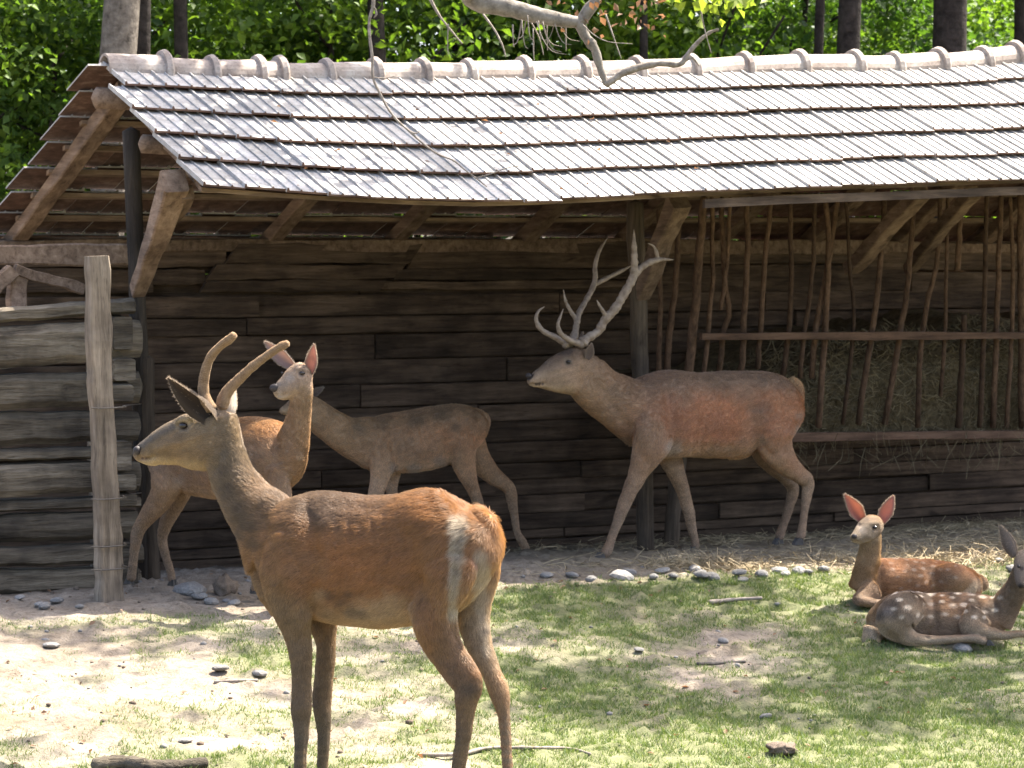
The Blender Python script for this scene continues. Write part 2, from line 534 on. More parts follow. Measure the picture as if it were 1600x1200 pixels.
def frame(lo, up, udir, mirror):
    y = up - lo; y /= np.linalg.norm(y)
    x = np.array(udir, float) * (-1 if mirror else 1); x = x - y * x.dot(y); x /= np.linalg.norm(x)
    z = np.cross(x, y)
    return Matrix(((x[0], y[0], z[0], lo[0]), (x[1], y[1], z[1], lo[1]), (x[2], y[2], z[2], lo[2]), (0, 0, 0, 1)))

near_roof = empty('roof_slope'); near_roof.parent = shed
u_left = on_plane(150, 108, D_RIDGE)[0]
u_view = on_plane(1640, 200, -2.6)[0]
u_right = u_view + 5.0
near_rest = MB()
row_off = [.05, -.02, -.005, .01, .02]
NR = 5
for r in range(NR):
    s0, s1 = r / NR, (r + 1) / NR
    k = 0
    u = u_left + row_off[r]
    while u < u_right:
        w = sum(R.uniform(-1, 1) for _ in range(3)) * .0035
        lo = near_pt(u, s1 + R.uniform(-.006, .006)); up = near_pt(u + R.uniform(-.003, .003), s0)
        du = near_pt(u + .3, s1) - near_pt(u, s1)
        m = frame(lo, up, du, False)
        m = m @ Matrix.Rotation(R.uniform(-.012, .012), 4, 'Y') @ Matrix.Translation((0, R.uniform(-.006, .006), R.uniform(0, .004)))
        if u < u_view:
            o = link('tile', tile_me, None, near_roof); o.matrix_local = m
        else: near_rest.add([m @ Vector(v) for v in tv], tf)
        u += TW - .001 + R.uniform(-.0008, .0008); k += 1

o = near_rest.build('tile', [M['tile_top']], near_roof); tag(o, kind='stuff')
far_roof = empty('roof_slope'); far_roof.parent = shed
rest = MB()
NF = 8
fl = u_left - .02
for r in range(NF):
    s0, s1 = r / NF, (r + 1) / NF
    k = 0
    u = fl + R.uniform(-.05, .03)
    while u < u_right:
        lo = far_pt(u + TW, s1 + R.uniform(-.006, .006)); up = far_pt(u + TW, s0)
        m = frame(lo, up, (1, 0, 0), True) @ Matrix.Rotation(R.uniform(-.015, .015), 4, 'Y') @ Matrix.Translation((0, 0, R.uniform(-.004, .006)))
        if k < 9 or (r >= 6 and k < 24):
            o = link('tile', tile_me, None, far_roof); o.matrix_local = m
        else:
            rest.add([m @ Vector(v) for v in tv], tf)
        u += TW - .002; k += 1
o = rest.build('tile', [M['tile_clay']], far_roof); tag(o, kind='stuff')

# ridge tiles with collars
ridge_px = [168, 258, 332, 405, 438, 511, 587, 661, 732, 819, 908, 995, 1080, 1163, 1249, 1335, 1397, 1466, 1535, 1585, 1660, 1740, 1830, 1920, 2010]
us = [on_plane(x, 100, D_RIDGE)[0] for x in ridge_px]
for i in range(len(us) - 1):
    mb = MB()
    ua, ub = us[i] - .02, us[i + 1] + .01
    za, zb = ridge_z(us[i]) + R.uniform(-.006, .008), ridge_z(us[i + 1]) + R.uniform(-.006, .008)
    rr = .100 + R.uniform(-.004, .004)
    secs = [(0, rr), (.5, rr * 1.01), (.86, rr * 1.04), (.865, rr * 1.28), (.95, rr * 1.36), (1.0, rr * 1.25)]
    V = []; ns = 13
    L = ub - ua
    secs = [((s if s < .8 else 1 - (1 - s) * .30 / max(L, .16)), q) for s, q in secs]
    for s, q in secs:
        for thick in (0, .014):
            for k in range(ns):
                a = math.pi * (k / (ns - 1)) * 1.08 - .04 * math.pi
                V.append((ua + L * s, D_RIDGE - math.cos(a) * (q - thick), za + (zb - za) * s - .028 + math.sin(a) * (q - thick)))
    Fc = []
    for j in range(len(secs) - 1):
        b0, b1 = j * 2 * ns, (j + 1) * 2 * ns
        for k in range(ns - 1):
            Fc.append((b0 + k, b0 + k + 1, b1 + k + 1, b1 + k))
            Fc.append((b0 + ns + k, b1 + ns + k, b1 + ns + k + 1, b0 + ns + k + 1))
    e0, e1 = 0, (len(secs) - 1) * 2 * ns
    for k in range(ns - 1):
        Fc.append((e0 + k, e0 + ns + k, e0 + ns + k + 1, e0 + k + 1)); Fc.append((e1 + k, e1 + k + 1, e1 + ns + k + 1, e1 + ns + k))
    mb.add(V, Fc); mb.build('ridge_tile', M['ridge'], near_roof, smooth=False)

def beam(p, q, w, h, n=8, jit=.006, side=(0, 1, 0), taper=1.0, seed=0):
    """rough squared timber from p to q; w along side, h across it"""
    rg = random.Random(seed * 131 + int(abs(p[0] * 977 + p[2] * 131)))
    p = np.array(p, float); q = np.array(q, float); t = (q - p) / np.linalg.norm(q - p)
    s = np.array(side, float); s -= t * s.dot(t); s /= np.linalg.norm(s); v = np.cross(t, s)
    V = []; Fc = []
    c = .16
    ring = [(-1 + c, -1), (1 - c, -1), (1, -1 + c), (1, 1 - c), (1 - c, 1), (-1 + c, 1), (-1, 1 - c), (-1, -1 + c)]
    ph = [rg.uniform(0, 6.28) for _ in range(4)]
    for i in range(n + 1):
        f = i / n
        k = 1 + (taper - 1) * f
        top = jit * (math.sin(f * 7 + ph[0]) + rg.uniform(-1, 1)); bot = jit * (math.sin(f * 9 + ph[1]) + rg.uniform(-1, 1)); dd = jit * .6 * rg.uniform(-1, 1)
        for a, b in ring:
            V.append(p + (q - p) * f + s * (a * w / 2 * k + dd) + v * (b * h / 2 * k + (top if b > 0 else bot)))
    for i in range(n):
        for k in range(8):
            k2 = (k + 1) % 8
            Fc.append((i * 8 + k, i * 8 + k2, (i + 1) * 8 + k2, (i + 1) * 8 + k))
    Fc.append(tuple(range(8))[::-1]); Fc.append(tuple(range(n * 8, n * 8 + 8)))
    return V, Fc
def put(name, vf, mat, parent, smooth=False):
    return obj(name, vf[0], vf[1], mat, parent, smooth)

# plank back wall
wall = empty('back_wall'); wall.parent = shed
ys = [459, 492, 520, 560, 599, 635, 664, 698, 731, 758, 783, 812, 840]
zz = [on_plane(600, y, 0)[1] for y in ys] + [.07, -.06]
ul, ur = on_plane(-60, 500, 0)[0], u_right
U = lambda x: on_plane(x, 600, 0)[0]
joints = {0: [402, 872, 1190], 1: [383, 840, 1240], 2: [585, 985, 1380], 3: [470, 790, 1150], 4: [560, 1050, 1420], 5: [745, 1110], 6: [420, 1010, 1390],
          7: [640, 1200], 8: [500, 905, 1330], 9: [770, 1260], 10: [560, 910, 1450], 11: [690, 1120], 12: [420, 880, 1300], 13: [600, 1100]}
for i in range(len(zz) - 1):
    z1, z0 = zz[i], zz[i + 1]
    edges = [ul] + [U(x) for x in joints.get(i, [700, 1100])] + [ur]
    for j in range(len(edges) - 1):
        a, b = edges[j] + .004, edges[j + 1] - .004
        dd = (-.018 if (i * 2 + j) % 3 == 0 else .010 if (i * 2 + j) % 3 == 1 else -.004) + R.uniform(-.006, .006)
        zc0, zc1 = z0 + .001 + R.uniform(0, .003), z1 - .003 - R.uniform(0, .007)
        tilt = R.uniform(-.006, .006)
        put('plank', beam((a, dd, (zc0 + zc1) / 2 - tilt), (b, dd, (zc0 + zc1) / 2 + tilt), .05, zc1 - zc0, max(6, int((b - a) / .16)), .0018, (0, 1, 0), seed=i * 9 + j), M['plank'], wall)
for k in range(7):  # added second layer: stops daylight in the plank gaps so they look dark
    z0, z1 = -.05 + k * .275, -.05 + (k + 1) * .275 - .004
    put('added_backing', beam((ul + .02, .07 + .012 * (k % 2), (z0 + z1) / 2), (ur - .02, .07 + .012 * (k % 2), (z0 + z1) / 2), .022, z1 - z0 + .02, 20, .002, (0, 1, 0), seed=900 + k), M['plank'], wall)
# the wide upper boards, set proud of the rows below
for k, (x0, x1, y0, y1, dd, sk) in enumerate([(-60, 350, 381, 418, -.02, 0), (345, 632, 380, 412, -.055, .10), (630, 990, 376, 419, -.05, .10), (236, 318, 420, 446, -.012, 0),
                              (-60, 236, 420, 458, -.02, 0), (315, 610, 413, 437, -.05, .08), (305, 585, 437, 457, -.055, .06), (606, 992, 419, 437, -.052, .05), (590, 995, 438, 452, -.03, .03),
                              (990, 1330, 376, 412, -.02, 0), (995, 1420, 414, 456, -.015, 0), (1330, 2300, 378, 420, -.02, 0), (1420, 2300, 422, 458, -.02, 0)]):
    (ua, za), (ub, zb) = on_plane(x0, y0, 0), on_plane(x1, y1, 0)
    z1 = on_plane((x0 + x1) / 2, y0, 0)[1]; z0 = on_plane((x0 + x1) / 2, y1, 0)[1]
    V, Fc = beam((ua, dd, (z0 + z1) / 2), (ub, dd, (z0 + z1) / 2), .04, z1 - z0 - .006, 12, .004, (0, 1, 0), seed=70 + k)
    V = [(v[0] + sk * (v[2] - z0) / (z1 - z0 + 1e-6), v[1], v[2]) for v in V]
    put('plank', (V, Fc), M['plank'], wall)
for k, (x0, x1) in enumerate(((-60, 560), (560, 1100), (1100, 2300))):  # added filler planks, blocking bright leaf specks below the upper boards
    (ua, z1), (ub, z0) = on_plane(x0, 436, .06), on_plane(x1, 478, .06)
    z1 = on_plane(600, 436, .06)[1]; z0 = on_plane(600, 480, .06)[1]
    put('plank', beam((ua + .005, .062, (z0 + z1) / 2), (ub - .005, .062, (z0 + z1) / 2), .03, z1 - z0, 12, .003, (0, 1, 0), seed=500 + k), M['plank'], wall)
for k, (x0, x1) in enumerate(((-60, 800), (800, 2300))):  # more added filler, closing off daylight behind the top boards
    ua = on_plane(x0, 400, .1)[0]; ub = on_plane(x1, 400, .1)[0]
    put('plank', beam((ua + .005, .085, 2.0), (ub - .005, .085, 2.0), .03, .22, 14, .003, (0, 1, 0), seed=510 + k), M['plank'], wall)
put('plate_beam', beam((ul - .1, .0, PLATE_Z - .035), (ur, .0, PLATE_Z - .035), .14, .09, 24, .01, (0, 1, 0), seed=5), M['beam'], shed)
ua = on_plane(-60, 395, -2.2)[0]

# rafters, battens and purlins
ru = [on_plane(25, 375, 0)[0], on_plane(425, 375, 0)[0], on_plane(618, 375, 0)[0], on_plane(820, 375, 0)[0]]
step = .78
while ru[-1] + step < u_right: ru.append(ru[-1] + step)
for i, u in enumerate(ru):
    a, b = far_pt(u, .985), far_pt(u + (.05 if i == 0 else 0), .02)
    put('rafter', beam(a - [0, 0, .075], b - [0, 0, .075], .105, .09, 9, .006, (1, 0, 0), seed=i), M['beam'], shed)
    a, b = near_pt(u + .02, .84), near_pt(u + .02, .03)
    put('rafter', beam(a - [0, 0, .065], b - [0, 0, .075], .09, .08, 9, .006, (1, 0, 0), seed=i + 40), M['beam'], shed)
for r in range(1, NF + 1):
    s = r / NF - .02
    n = 30
    pts = np.array([far_pt(u, s) - np.array([0, 0, .022]) for u in np.linspace(u_left + .1, u_right, n)])
    mb = MB(); V = []
    for p in pts:
        for dy, dz in ((-.024, -.013), (.024, -.024), (.024, .0), (-.024, .012)): V.append(p + [0, dy, dz + R.uniform(-.003, .003)])
    Fc = [(i * 4 + k, i * 4 + (k + 1) % 4, i * 4 + 4 + (k + 1) % 4, i * 4 + 4 + k) for i in range(n - 1) for k in range(4)] + [(0, 1, 2, 3), tuple(range(4 * n - 4, 4 * n))]
    mb.add(V, Fc); mb.build('batten', M['batten'], far_roof)
for r in range(1, NR + 1):
    s = r / NR - .075
    n = 30
    pts = np.array([near_pt(u, s) - np.array([0, 0, .022]) for u in np.linspace(u_left + .06, u_right, n)])
    mb = MB(); V = []
    for p in pts:
        for dy, dz in ((-.02, -.024), (.02, -.013), (.02, .01), (-.02, -.002)): V.append(p + [0, dy, dz])
    Fc = [(i * 4 + k, i * 4 + (k + 1) % 4, i * 4 + 4 + (k + 1) % 4, i * 4 + 4 + k) for i in range(n - 1) for k in range(4)] + [(0, 1, 2, 3), tuple(range(4 * n - 4, 4 * n))]
    mb.add(V, Fc); mb.build('batten', M['batten'], near_roof)
# gable boards right under the apex and the purlin ends
def purlin(d, du0, r0, drop, name='purlin'):
    us_ = np.linspace(u_left + du0, u_right, 18)
    s = (d - D_RIDGE) / (D_EAVE - D_RIDGE)
    path = np.array([near_pt(u, s) - np.array([0, 0, drop]) for u in us_])
    path[:, 2] += np.array([R.uniform(-.006, .006) for _ in us_])
    V, Fc = tube(path, r0 * (1 + .08 * np.sin(np.arange(18))), 9)
    put(name, (V, Fc), M['rail'] if name == 'fascia' else M['beam'], shed, True)
purlin(-2.62, .02, .05, .12)
purlin(-3.12, .12, .03, .07)
purlin(D_RIDGE, .0, .06, .16, 'ridge_beam')
# fascia board under the right half of the eave
pts = []
for x in np.linspace(1105, 2100, 16):
    u, _ = on_plane(x, 300, D_EAVE); pts.append((u, D_EAVE + .035, float(eave_z(u)) - .03))
mb = MB(); V = []
for p in pts:
    for dy, dz in ((-.014, -.026), (.014, -.026), (.014, .022), (-.014, .022)): V.append((p[0], p[1] + dy, p[2] + dz))
mb.add(V, [(i * 4 + k, i * 4 + (k + 1) % 4, i * 4 + 4 + (k + 1) % 4, i * 4 + 4 + k) for i in range(15) for k in range(4)] + [(3, 2, 1, 0), (60, 61, 62, 63)])
mb.build('fascia_board', M['plank'], shed)

# posts with their struts
def up_to_roof(u, d):
    return (near_pt(u, (d - D_RIDGE) / (D_EAVE - D_RIDGE)) if d < D_RIDGE else far_pt(u, (d - D_RIDGE) / (D_FAR - D_RIDGE)))[2]
def post(xb, yb, xt, yt, d, w, mat, name='post', sides=10, dz=0.0):
    ub, zb = on_plane(xb, yb, d); ut, zt = on_plane(xt, yt, d)
    f = np.linspace(0, 1, 12)[:, None]
    path = np.array([ub, d, zb - .15]) * (1 - f) + np.array([ut, d, zt]) * f
    path += np.array([[R.uniform(-.006, .006), 0, 0] for _ in range(12)])
    V, Fc = tube(path, w * (1 + np.array([R.uniform(-.05, .05) for _ in range(12)])), sides, side_vec=(0, 1, 0))
    return put(name, (V, Fc), mat, shed, True)
DP = -2.2
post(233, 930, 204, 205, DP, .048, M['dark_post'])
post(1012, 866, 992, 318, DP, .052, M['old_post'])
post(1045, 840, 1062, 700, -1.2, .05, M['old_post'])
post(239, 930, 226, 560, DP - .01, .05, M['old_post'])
def strut(x0, y0, d0, x1, y1, d1, w, h, taper, mat=M['beam']):
    a = on_plane(x0, y0, d0); b = on_plane(x1, y1, d1)
    put('strut', beam((a[0], d0, a[1]), (b[0], d1, b[1]), w, h, 10, .006, (1, 0, 0), taper, seed=int(x0)), mat, shed)
strut(216, 455, DP - .03, 274, 284, -3.12, .075, .075, 1.75)
strut(240, 390, DP + .02, 294, 300, -3.1, .05, .06, 1.3)
strut(1003, 462, DP - .03, 1060, 312, -2.8, .085, .085, 1.35)
strut(1330, 420, -1.6, 1440, 300, -2.7, .1, .09, 1.0)
strut(1420, 420, -1.5, 1520, 300, -2.6, .08, .08, 1.0)
# bits of the pen frame seen above the log wall
def stick_px(name, x0, y0, x1, y1, d, w, mat, parent, n=7):
    a = on_plane(x0, y0, d); b = on_plane(x1, y1, d)
    return put(name, beam((a[0], d, a[1]), (b[0], d, b[1]), w, w, n, .004, (0, 1, 0), seed=int(x0 + y0)), mat, parent)
stick_px('cross_beam', -60, 398, 203, 398, -1.95, .115, M['beam'], shed, 10)
stick_px('brace', 22, 421, 130, 452, -2.05, .055, M['beam'], shed)
stick_px('brace', -30, 470, 20, 422, -2.08, .075, M['beam'], shed)
stick_px('stub_post', 26, 495, 26, 428, -2.02, .09, M['beam'], shed)

# ================================================================== LOG PEN WALL AND FENCE POST
DL = -2.42
lw = empty('log_wall', W0 + RV * on_plane(100, 900, DL)[0] + DV * DL, A)
tag(lw, 'low wall of stacked weathered split logs beside the pale fence post', 'log wall')
rows = [(486, 511, 462, 491), (511, 583, 496, 560), (584, 645, 578, 632), (642, 702, 640, 690), (702, 724, 694, 716), (724, 780, 718, 768), (781, 803, 772, 792), (804, 852, 795, 842), (854, 885, 846, 880), (887, 932, 884, 922)]
off = np.array([on_plane(100, 900, DL)[0], DL, 0])
for i, (a0, a1, b0, b1) in enumerate(rows):
    uA, zA1 = on_plane(-70, a0, DL); _, zA0 = on_plane(-70, a1, DL)
    xe = [206, 209, 214, 212, 206, 210, 213, 208, 214, 212][i]
    uB, zB1 = on_plane(xe, b0, DL); _, zB0 = on_plane(xe, b1, DL)
    n = 13
    path = np.array([[uA + (uB - uA) * f, DL + .012 * math.sin(i * 2.1 + 3 * f), (zA0 + zA1) / 2 * (1 - f) + (zB0 + zB1) / 2 * f + R.uniform(-.004, .004)] for f in np.linspace(0, 1, n)]) - off
    hh = np.array([((zA1 - zA0) * (1 - f) + (zB1 - zB0) * f) / 2 for f in np.linspace(0, 1, n)]) - .007
    path[:, 1] += R.uniform(-.03, .02) + np.array([R.uniform(-.008, .008) for _ in range(n)])
    V, Fc = tube(path, np.stack([hh * (1 + np.array([R.uniform(-.13, .03) for _ in range(n)])), np.full(n, .085 + R.uniform(-.012, .02))], 1), 12, side_vec=(0, 1, 0))
    # flatten hewn faces
    V = [np.array(v) for v in V]
    for k, v in enumerate(V[:n * 12]):
        c = path[k // 12]; q = (v - c); h = hh[k // 12]
        q[2] = np.sign(q[2]) * min(abs(q[2]) * 1.22, h)
        q[1] = np.sign(q[1]) * min(abs(q[1]) * 1.25, .09)
        V[k] = c + q
    put('log', (V, Fc), M['log'], lw)
for i, (x0, x1, y0, y1) in enumerate([(178, 208, 494, 548), (178, 211, 560, 592), (176, 209, 598, 628), (180, 206, 690, 735), (180, 212, 742, 768), (182, 214, 772, 792), (184, 216, 850, 920)]):
    ua_, z1_ = on_plane(x0, y0, DL - .16); ub_, z0_ = on_plane(x1, y1, DL - .16)
    a = np.array([(ua_ + ub_) / 2, DL - .16, (z0_ + z1_) / 2]) - off
    put('log_end', beam(a, a + np.array([0.02, .5, 0]), ub_ - ua_, z1_ - z0_, 5, .008, (1, 0, 0), seed=i + 300), M['log'], lw)

fp_b = GP(172, 938)
DF = ud(fp_b[0], fp_b[1])[1]
fpost = empty('fence_post', fp_b, A)
tag(fpost, 'tall pale squared fence post wound with wire in front of the log wall', 'fence post')
ub_, zb_ = on_plane(172, 938, DF); ut_, zt_ = on_plane(150, 400, DF)
put('post', beam((0, 0, -.1), (ut_ - ub_, 0, zt_ - zb_), .12, .115, 26, .0055, (0, 1, 0), .84, seed=3), M['post'], fpost)
for y, dy2 in ((634, -4), (776, -8), (850, -2), (886, 4)):
    u0, z0 = on_plane(138, y + 2, DF); u1, z1 = on_plane(228, y + dy2, DP)
    pts = [(u0 - ub_ - .01, -.07, z0 - zb_), (u0 - ub_ + .05, -.074, z0 - zb_ - .004), (u0 - ub_ + .165, -.074, z0 - zb_), (u0 - ub_ + .19, .03, z0 - zb_), (u1 - ub_ - .05, (DP - DF) - .06, z1 - zb_)]
    V, Fc = tube(spline(pts, 20), .0035, 5)
    put('wire', (V, Fc), M['wire'], fpost)

# ================================================================== HAY RACK
DRT, DRB = -2.05, -1.45
rk_o = np.array([on_plane(1350, 670, DRB)[0], DRB, 0])
rack = empty('hay_rack', W0 + RV * rk_o[0] + DV * rk_o[1], A)
tag(rack, 'hay rack of crooked upright sticks and two reddish rails along the shed wall', 'hay rack')
zq = lambda zx, zy: (1000 + zx / 2.068, 280 + zy / 2.068)
sticks = [([(262, 60), (268, 200), (272, 330), (290, 430), (268, 490), (258, 620)], 8), ([(345, 60), (346, 250), (335, 480), (328, 620)], 9), ([(425, 60), (408, 230), (388, 480), (380, 610)], 8),
          ([(484, 70), (490, 300), (480, 490), (460, 640)], 8), ([(568, 60), (556, 300), (532, 480), (515, 640)], 7), ([(598, 60), (610, 230), (598, 480), (578, 800)], 9), ([(640, 50), (608, 260), (570, 480), (555, 640)], 9),
          ([(664, 70), (680, 300), (690, 480), (655, 790)], 6), ([(792, 60), (775, 280), (750, 480), (705, 790)], 9), ([(886, 60), (868, 300), (844, 480), (790, 790)], 9), ([(968, 60), (960, 260), (915, 470), (895, 800)], 8),
          ([(992, 60), (990, 300), (985, 480), (970, 700)], 6), ([(1036, 60), (1030, 200), (1025, 292)], 9), ([(1046, 440), (1040, 600), (1030, 800)], 10), ([(1122, 50), (1114, 300), (1108, 560), (1098, 800)], 8),
          ([(1166, 45), (1158, 300), (1150, 560), (1140, 800)], 9), ([(1196, 60), (1204, 300), (1198, 560), (1185, 800)], 7), ([(206, 60), (190, 250), (172, 480), (155, 640)], 13), ([(126, 60), (118, 300), (98, 480), (86, 620)], 9),
          ([(232, 60), (235, 300), (222, 480), (205, 640)], 7), ([(292, 60), (282, 250), (262, 420)], 6), ([(60, 100), (66, 400), (60, 640)], 7), ([(1228, 50), (1232, 400), (1236, 800)], 12), ([(1275, 50), (1272, 400), (1262, 800)], 8), ([(1340, 50), (1345, 400), (1330, 800)], 8)]
for i, (pp, w) in enumerate(sticks):
    path = []
    for zx, zy in pp:
        x, y = zq(zx, zy)
        d = DRT + (DRB - DRT) * (y - 310) / 360.0 + (.05 if i % 3 == 0 else 0)
        u, z = on_plane(x, y, d); path.append((u - rk_o[0], d - rk_o[1], z))
    path = spline(path, 12)
    path[:, 0] += np.array([R.uniform(-.006, .006) for _ in range(12)])
    V, Fc = tube(path, w / 4000 * 15.6 * .58 * np.linspace(.85, 1.08, 12), 7)
    put('stick', (V, Fc), M['stick'], rack, True)
for (x0, y0, x1, y1, d, w, h) in ((1095, 526, 1800, 523, DRT + (DRB - DRT) * .58 - .055, .035, .048), (1030, 686, 1800, 676, DRB - .03, .05, .055)):
    a = on_plane(x0, y0, d); b = on_plane(x1, y1, d)
    put('rail', beam((a[0] - rk_o[0], d - rk_o[1], a[1]), (b[0] - rk_o[0], d - rk_o[1], b[1]), w, h, 14, .003, (0, 1, 0), seed=9), M['rail'], rack)
# hay heaped behind the rack: a lumpy core with loose stalks all over it
nu, nv = 70, 46
uu = np.linspace(on_plane(1085, 600, -1.2)[0], on_plane(1800, 600, -1.2)[0], nu); vv = np.linspace(0, 1, nv)
UU, VV = np.meshgrid(uu, vv)
fu = (UU - uu[0]) / (uu[-1] - uu[0])
ztop = 1.22 + .34 * sstep(.02, .5, fu) - .06 * sstep(.6, 1, fu) + .26 * (fbm(np.stack([UU * 3, UU * 0, UU * 0], -1), 3, 5) - .5)
zb = .80
ang = VV * math.pi * .5
Zh = zb + (ztop - zb) * np.sin(ang) ** .8
Dh = -1.34 - .36 * (Zh - zb) + (1.2 + .3 * (Zh - zb)) * (1 - np.cos(ang)) ** 1.6
lump = fbm(np.stack([UU * 7, Zh * 7, Dh * 7], -1), 4, 15) - .5
Dh = Dh - .16 * lump * (1 - VV); Zh = Zh + .10 * lump
Vh = np.stack([UU - rk_o[0], Dh - rk_o[1], Zh], -1).reshape(-1, 3)
ih = np.arange(nu * nv).reshape(nv, nu)
qh = np.stack([ih[:-1, :-1], ih[:-1, 1:], ih[1:, 1:], ih[1:, :-1]], -1).reshape(-1, 4)
hay = empty('hay', W0 + RV * rk_o[0] + DV * rk_o[1], A)
tag(hay, 'dark tangled hay heaped behind the sticks of the rack', 'hay', kind='stuff')
obj('hay_core', Vh, qh, M['hay_mass'], hay, smooth=True)
def strands(centers, dirs, length, width, bend=.25, seed=1):
    """flat two-segment stalks as one quad mesh"""
    rg = np.random.default_rng(seed)
    n = len(centers)
    d = dirs / (np.linalg.norm(dirs, axis=1)[:, None] + 1e-9)
    s = np.cross(d, rg.normal(size=(n, 3))); s /= np.linalg.norm(s, axis=1)[:, None] + 1e-9
    k = np.cross(d, s)
    L = np.asarray(length)[:, None] * np.ones((n, 1)); w = width * (.6 + .8 * rg.random((n, 1)))
    b = k * L * bend * rg.normal(size=(n, 1))
    p0 = centers - d * L / 2; p1 = centers + b * .5; p2 = centers + d * L / 2
    V = np.stack([p0 - s * w, p0 + s * w, p1 - s * w, p1 + s * w, p2 - s * w * .5, p2 + s * w * .5], 1).reshape(-1, 3)
    i = np.arange(n)[:, None] * 6
    Fq = np.concatenate([i + np.array([[0, 1, 3, 2]]), i + np.array([[2, 3, 5, 4]])], 0)
    return V, Fq
pick = rng.integers(0, nu * nv * 3 // 4, 9000)
c = Vh[pick] + rng.normal(size=(9000, 3)) * [.03, .025, .025]
dr = rng.normal(size=(9000, 3)) * [1, .5, .75]
V, Fq = strands(c, dr, .05 + .10 * rng.random(9000), .0026, .3, 4)
obj('loose_stalks', V, Fq, M['hay'], hay)
# wisps hanging under the rail
c = np.stack([rng.uniform(uu[0] + .3, uu[-1], 260) - rk_o[0], rng.normal(-.02, .05, 260), rng.uniform(.60, .84, 260)], -1)
V, Fq = strands(c, rng.normal(size=(260, 3)) * [.35, .2, 1], .1 + .2 * rng.random(260), .0018, .4, 5)
obj('loose_stalks', V, Fq, M['hay'], hay)

# ================================================================== DEER
def lerp_axis(x, a, b):
    return a[1] + (x - a[0]) / (b[0] - a[0]) * (b[1] - a[1])

def add_color(me, cols, name='col'):
    at = me.attributes.new(name, 'FLOAT_COLOR', 'POINT')
    c = np.ones((len(cols), 4), np.float32); c[:, :3] = np.clip(cols, 0, 1)
    at.data.foreach_set('color', c.ravel())

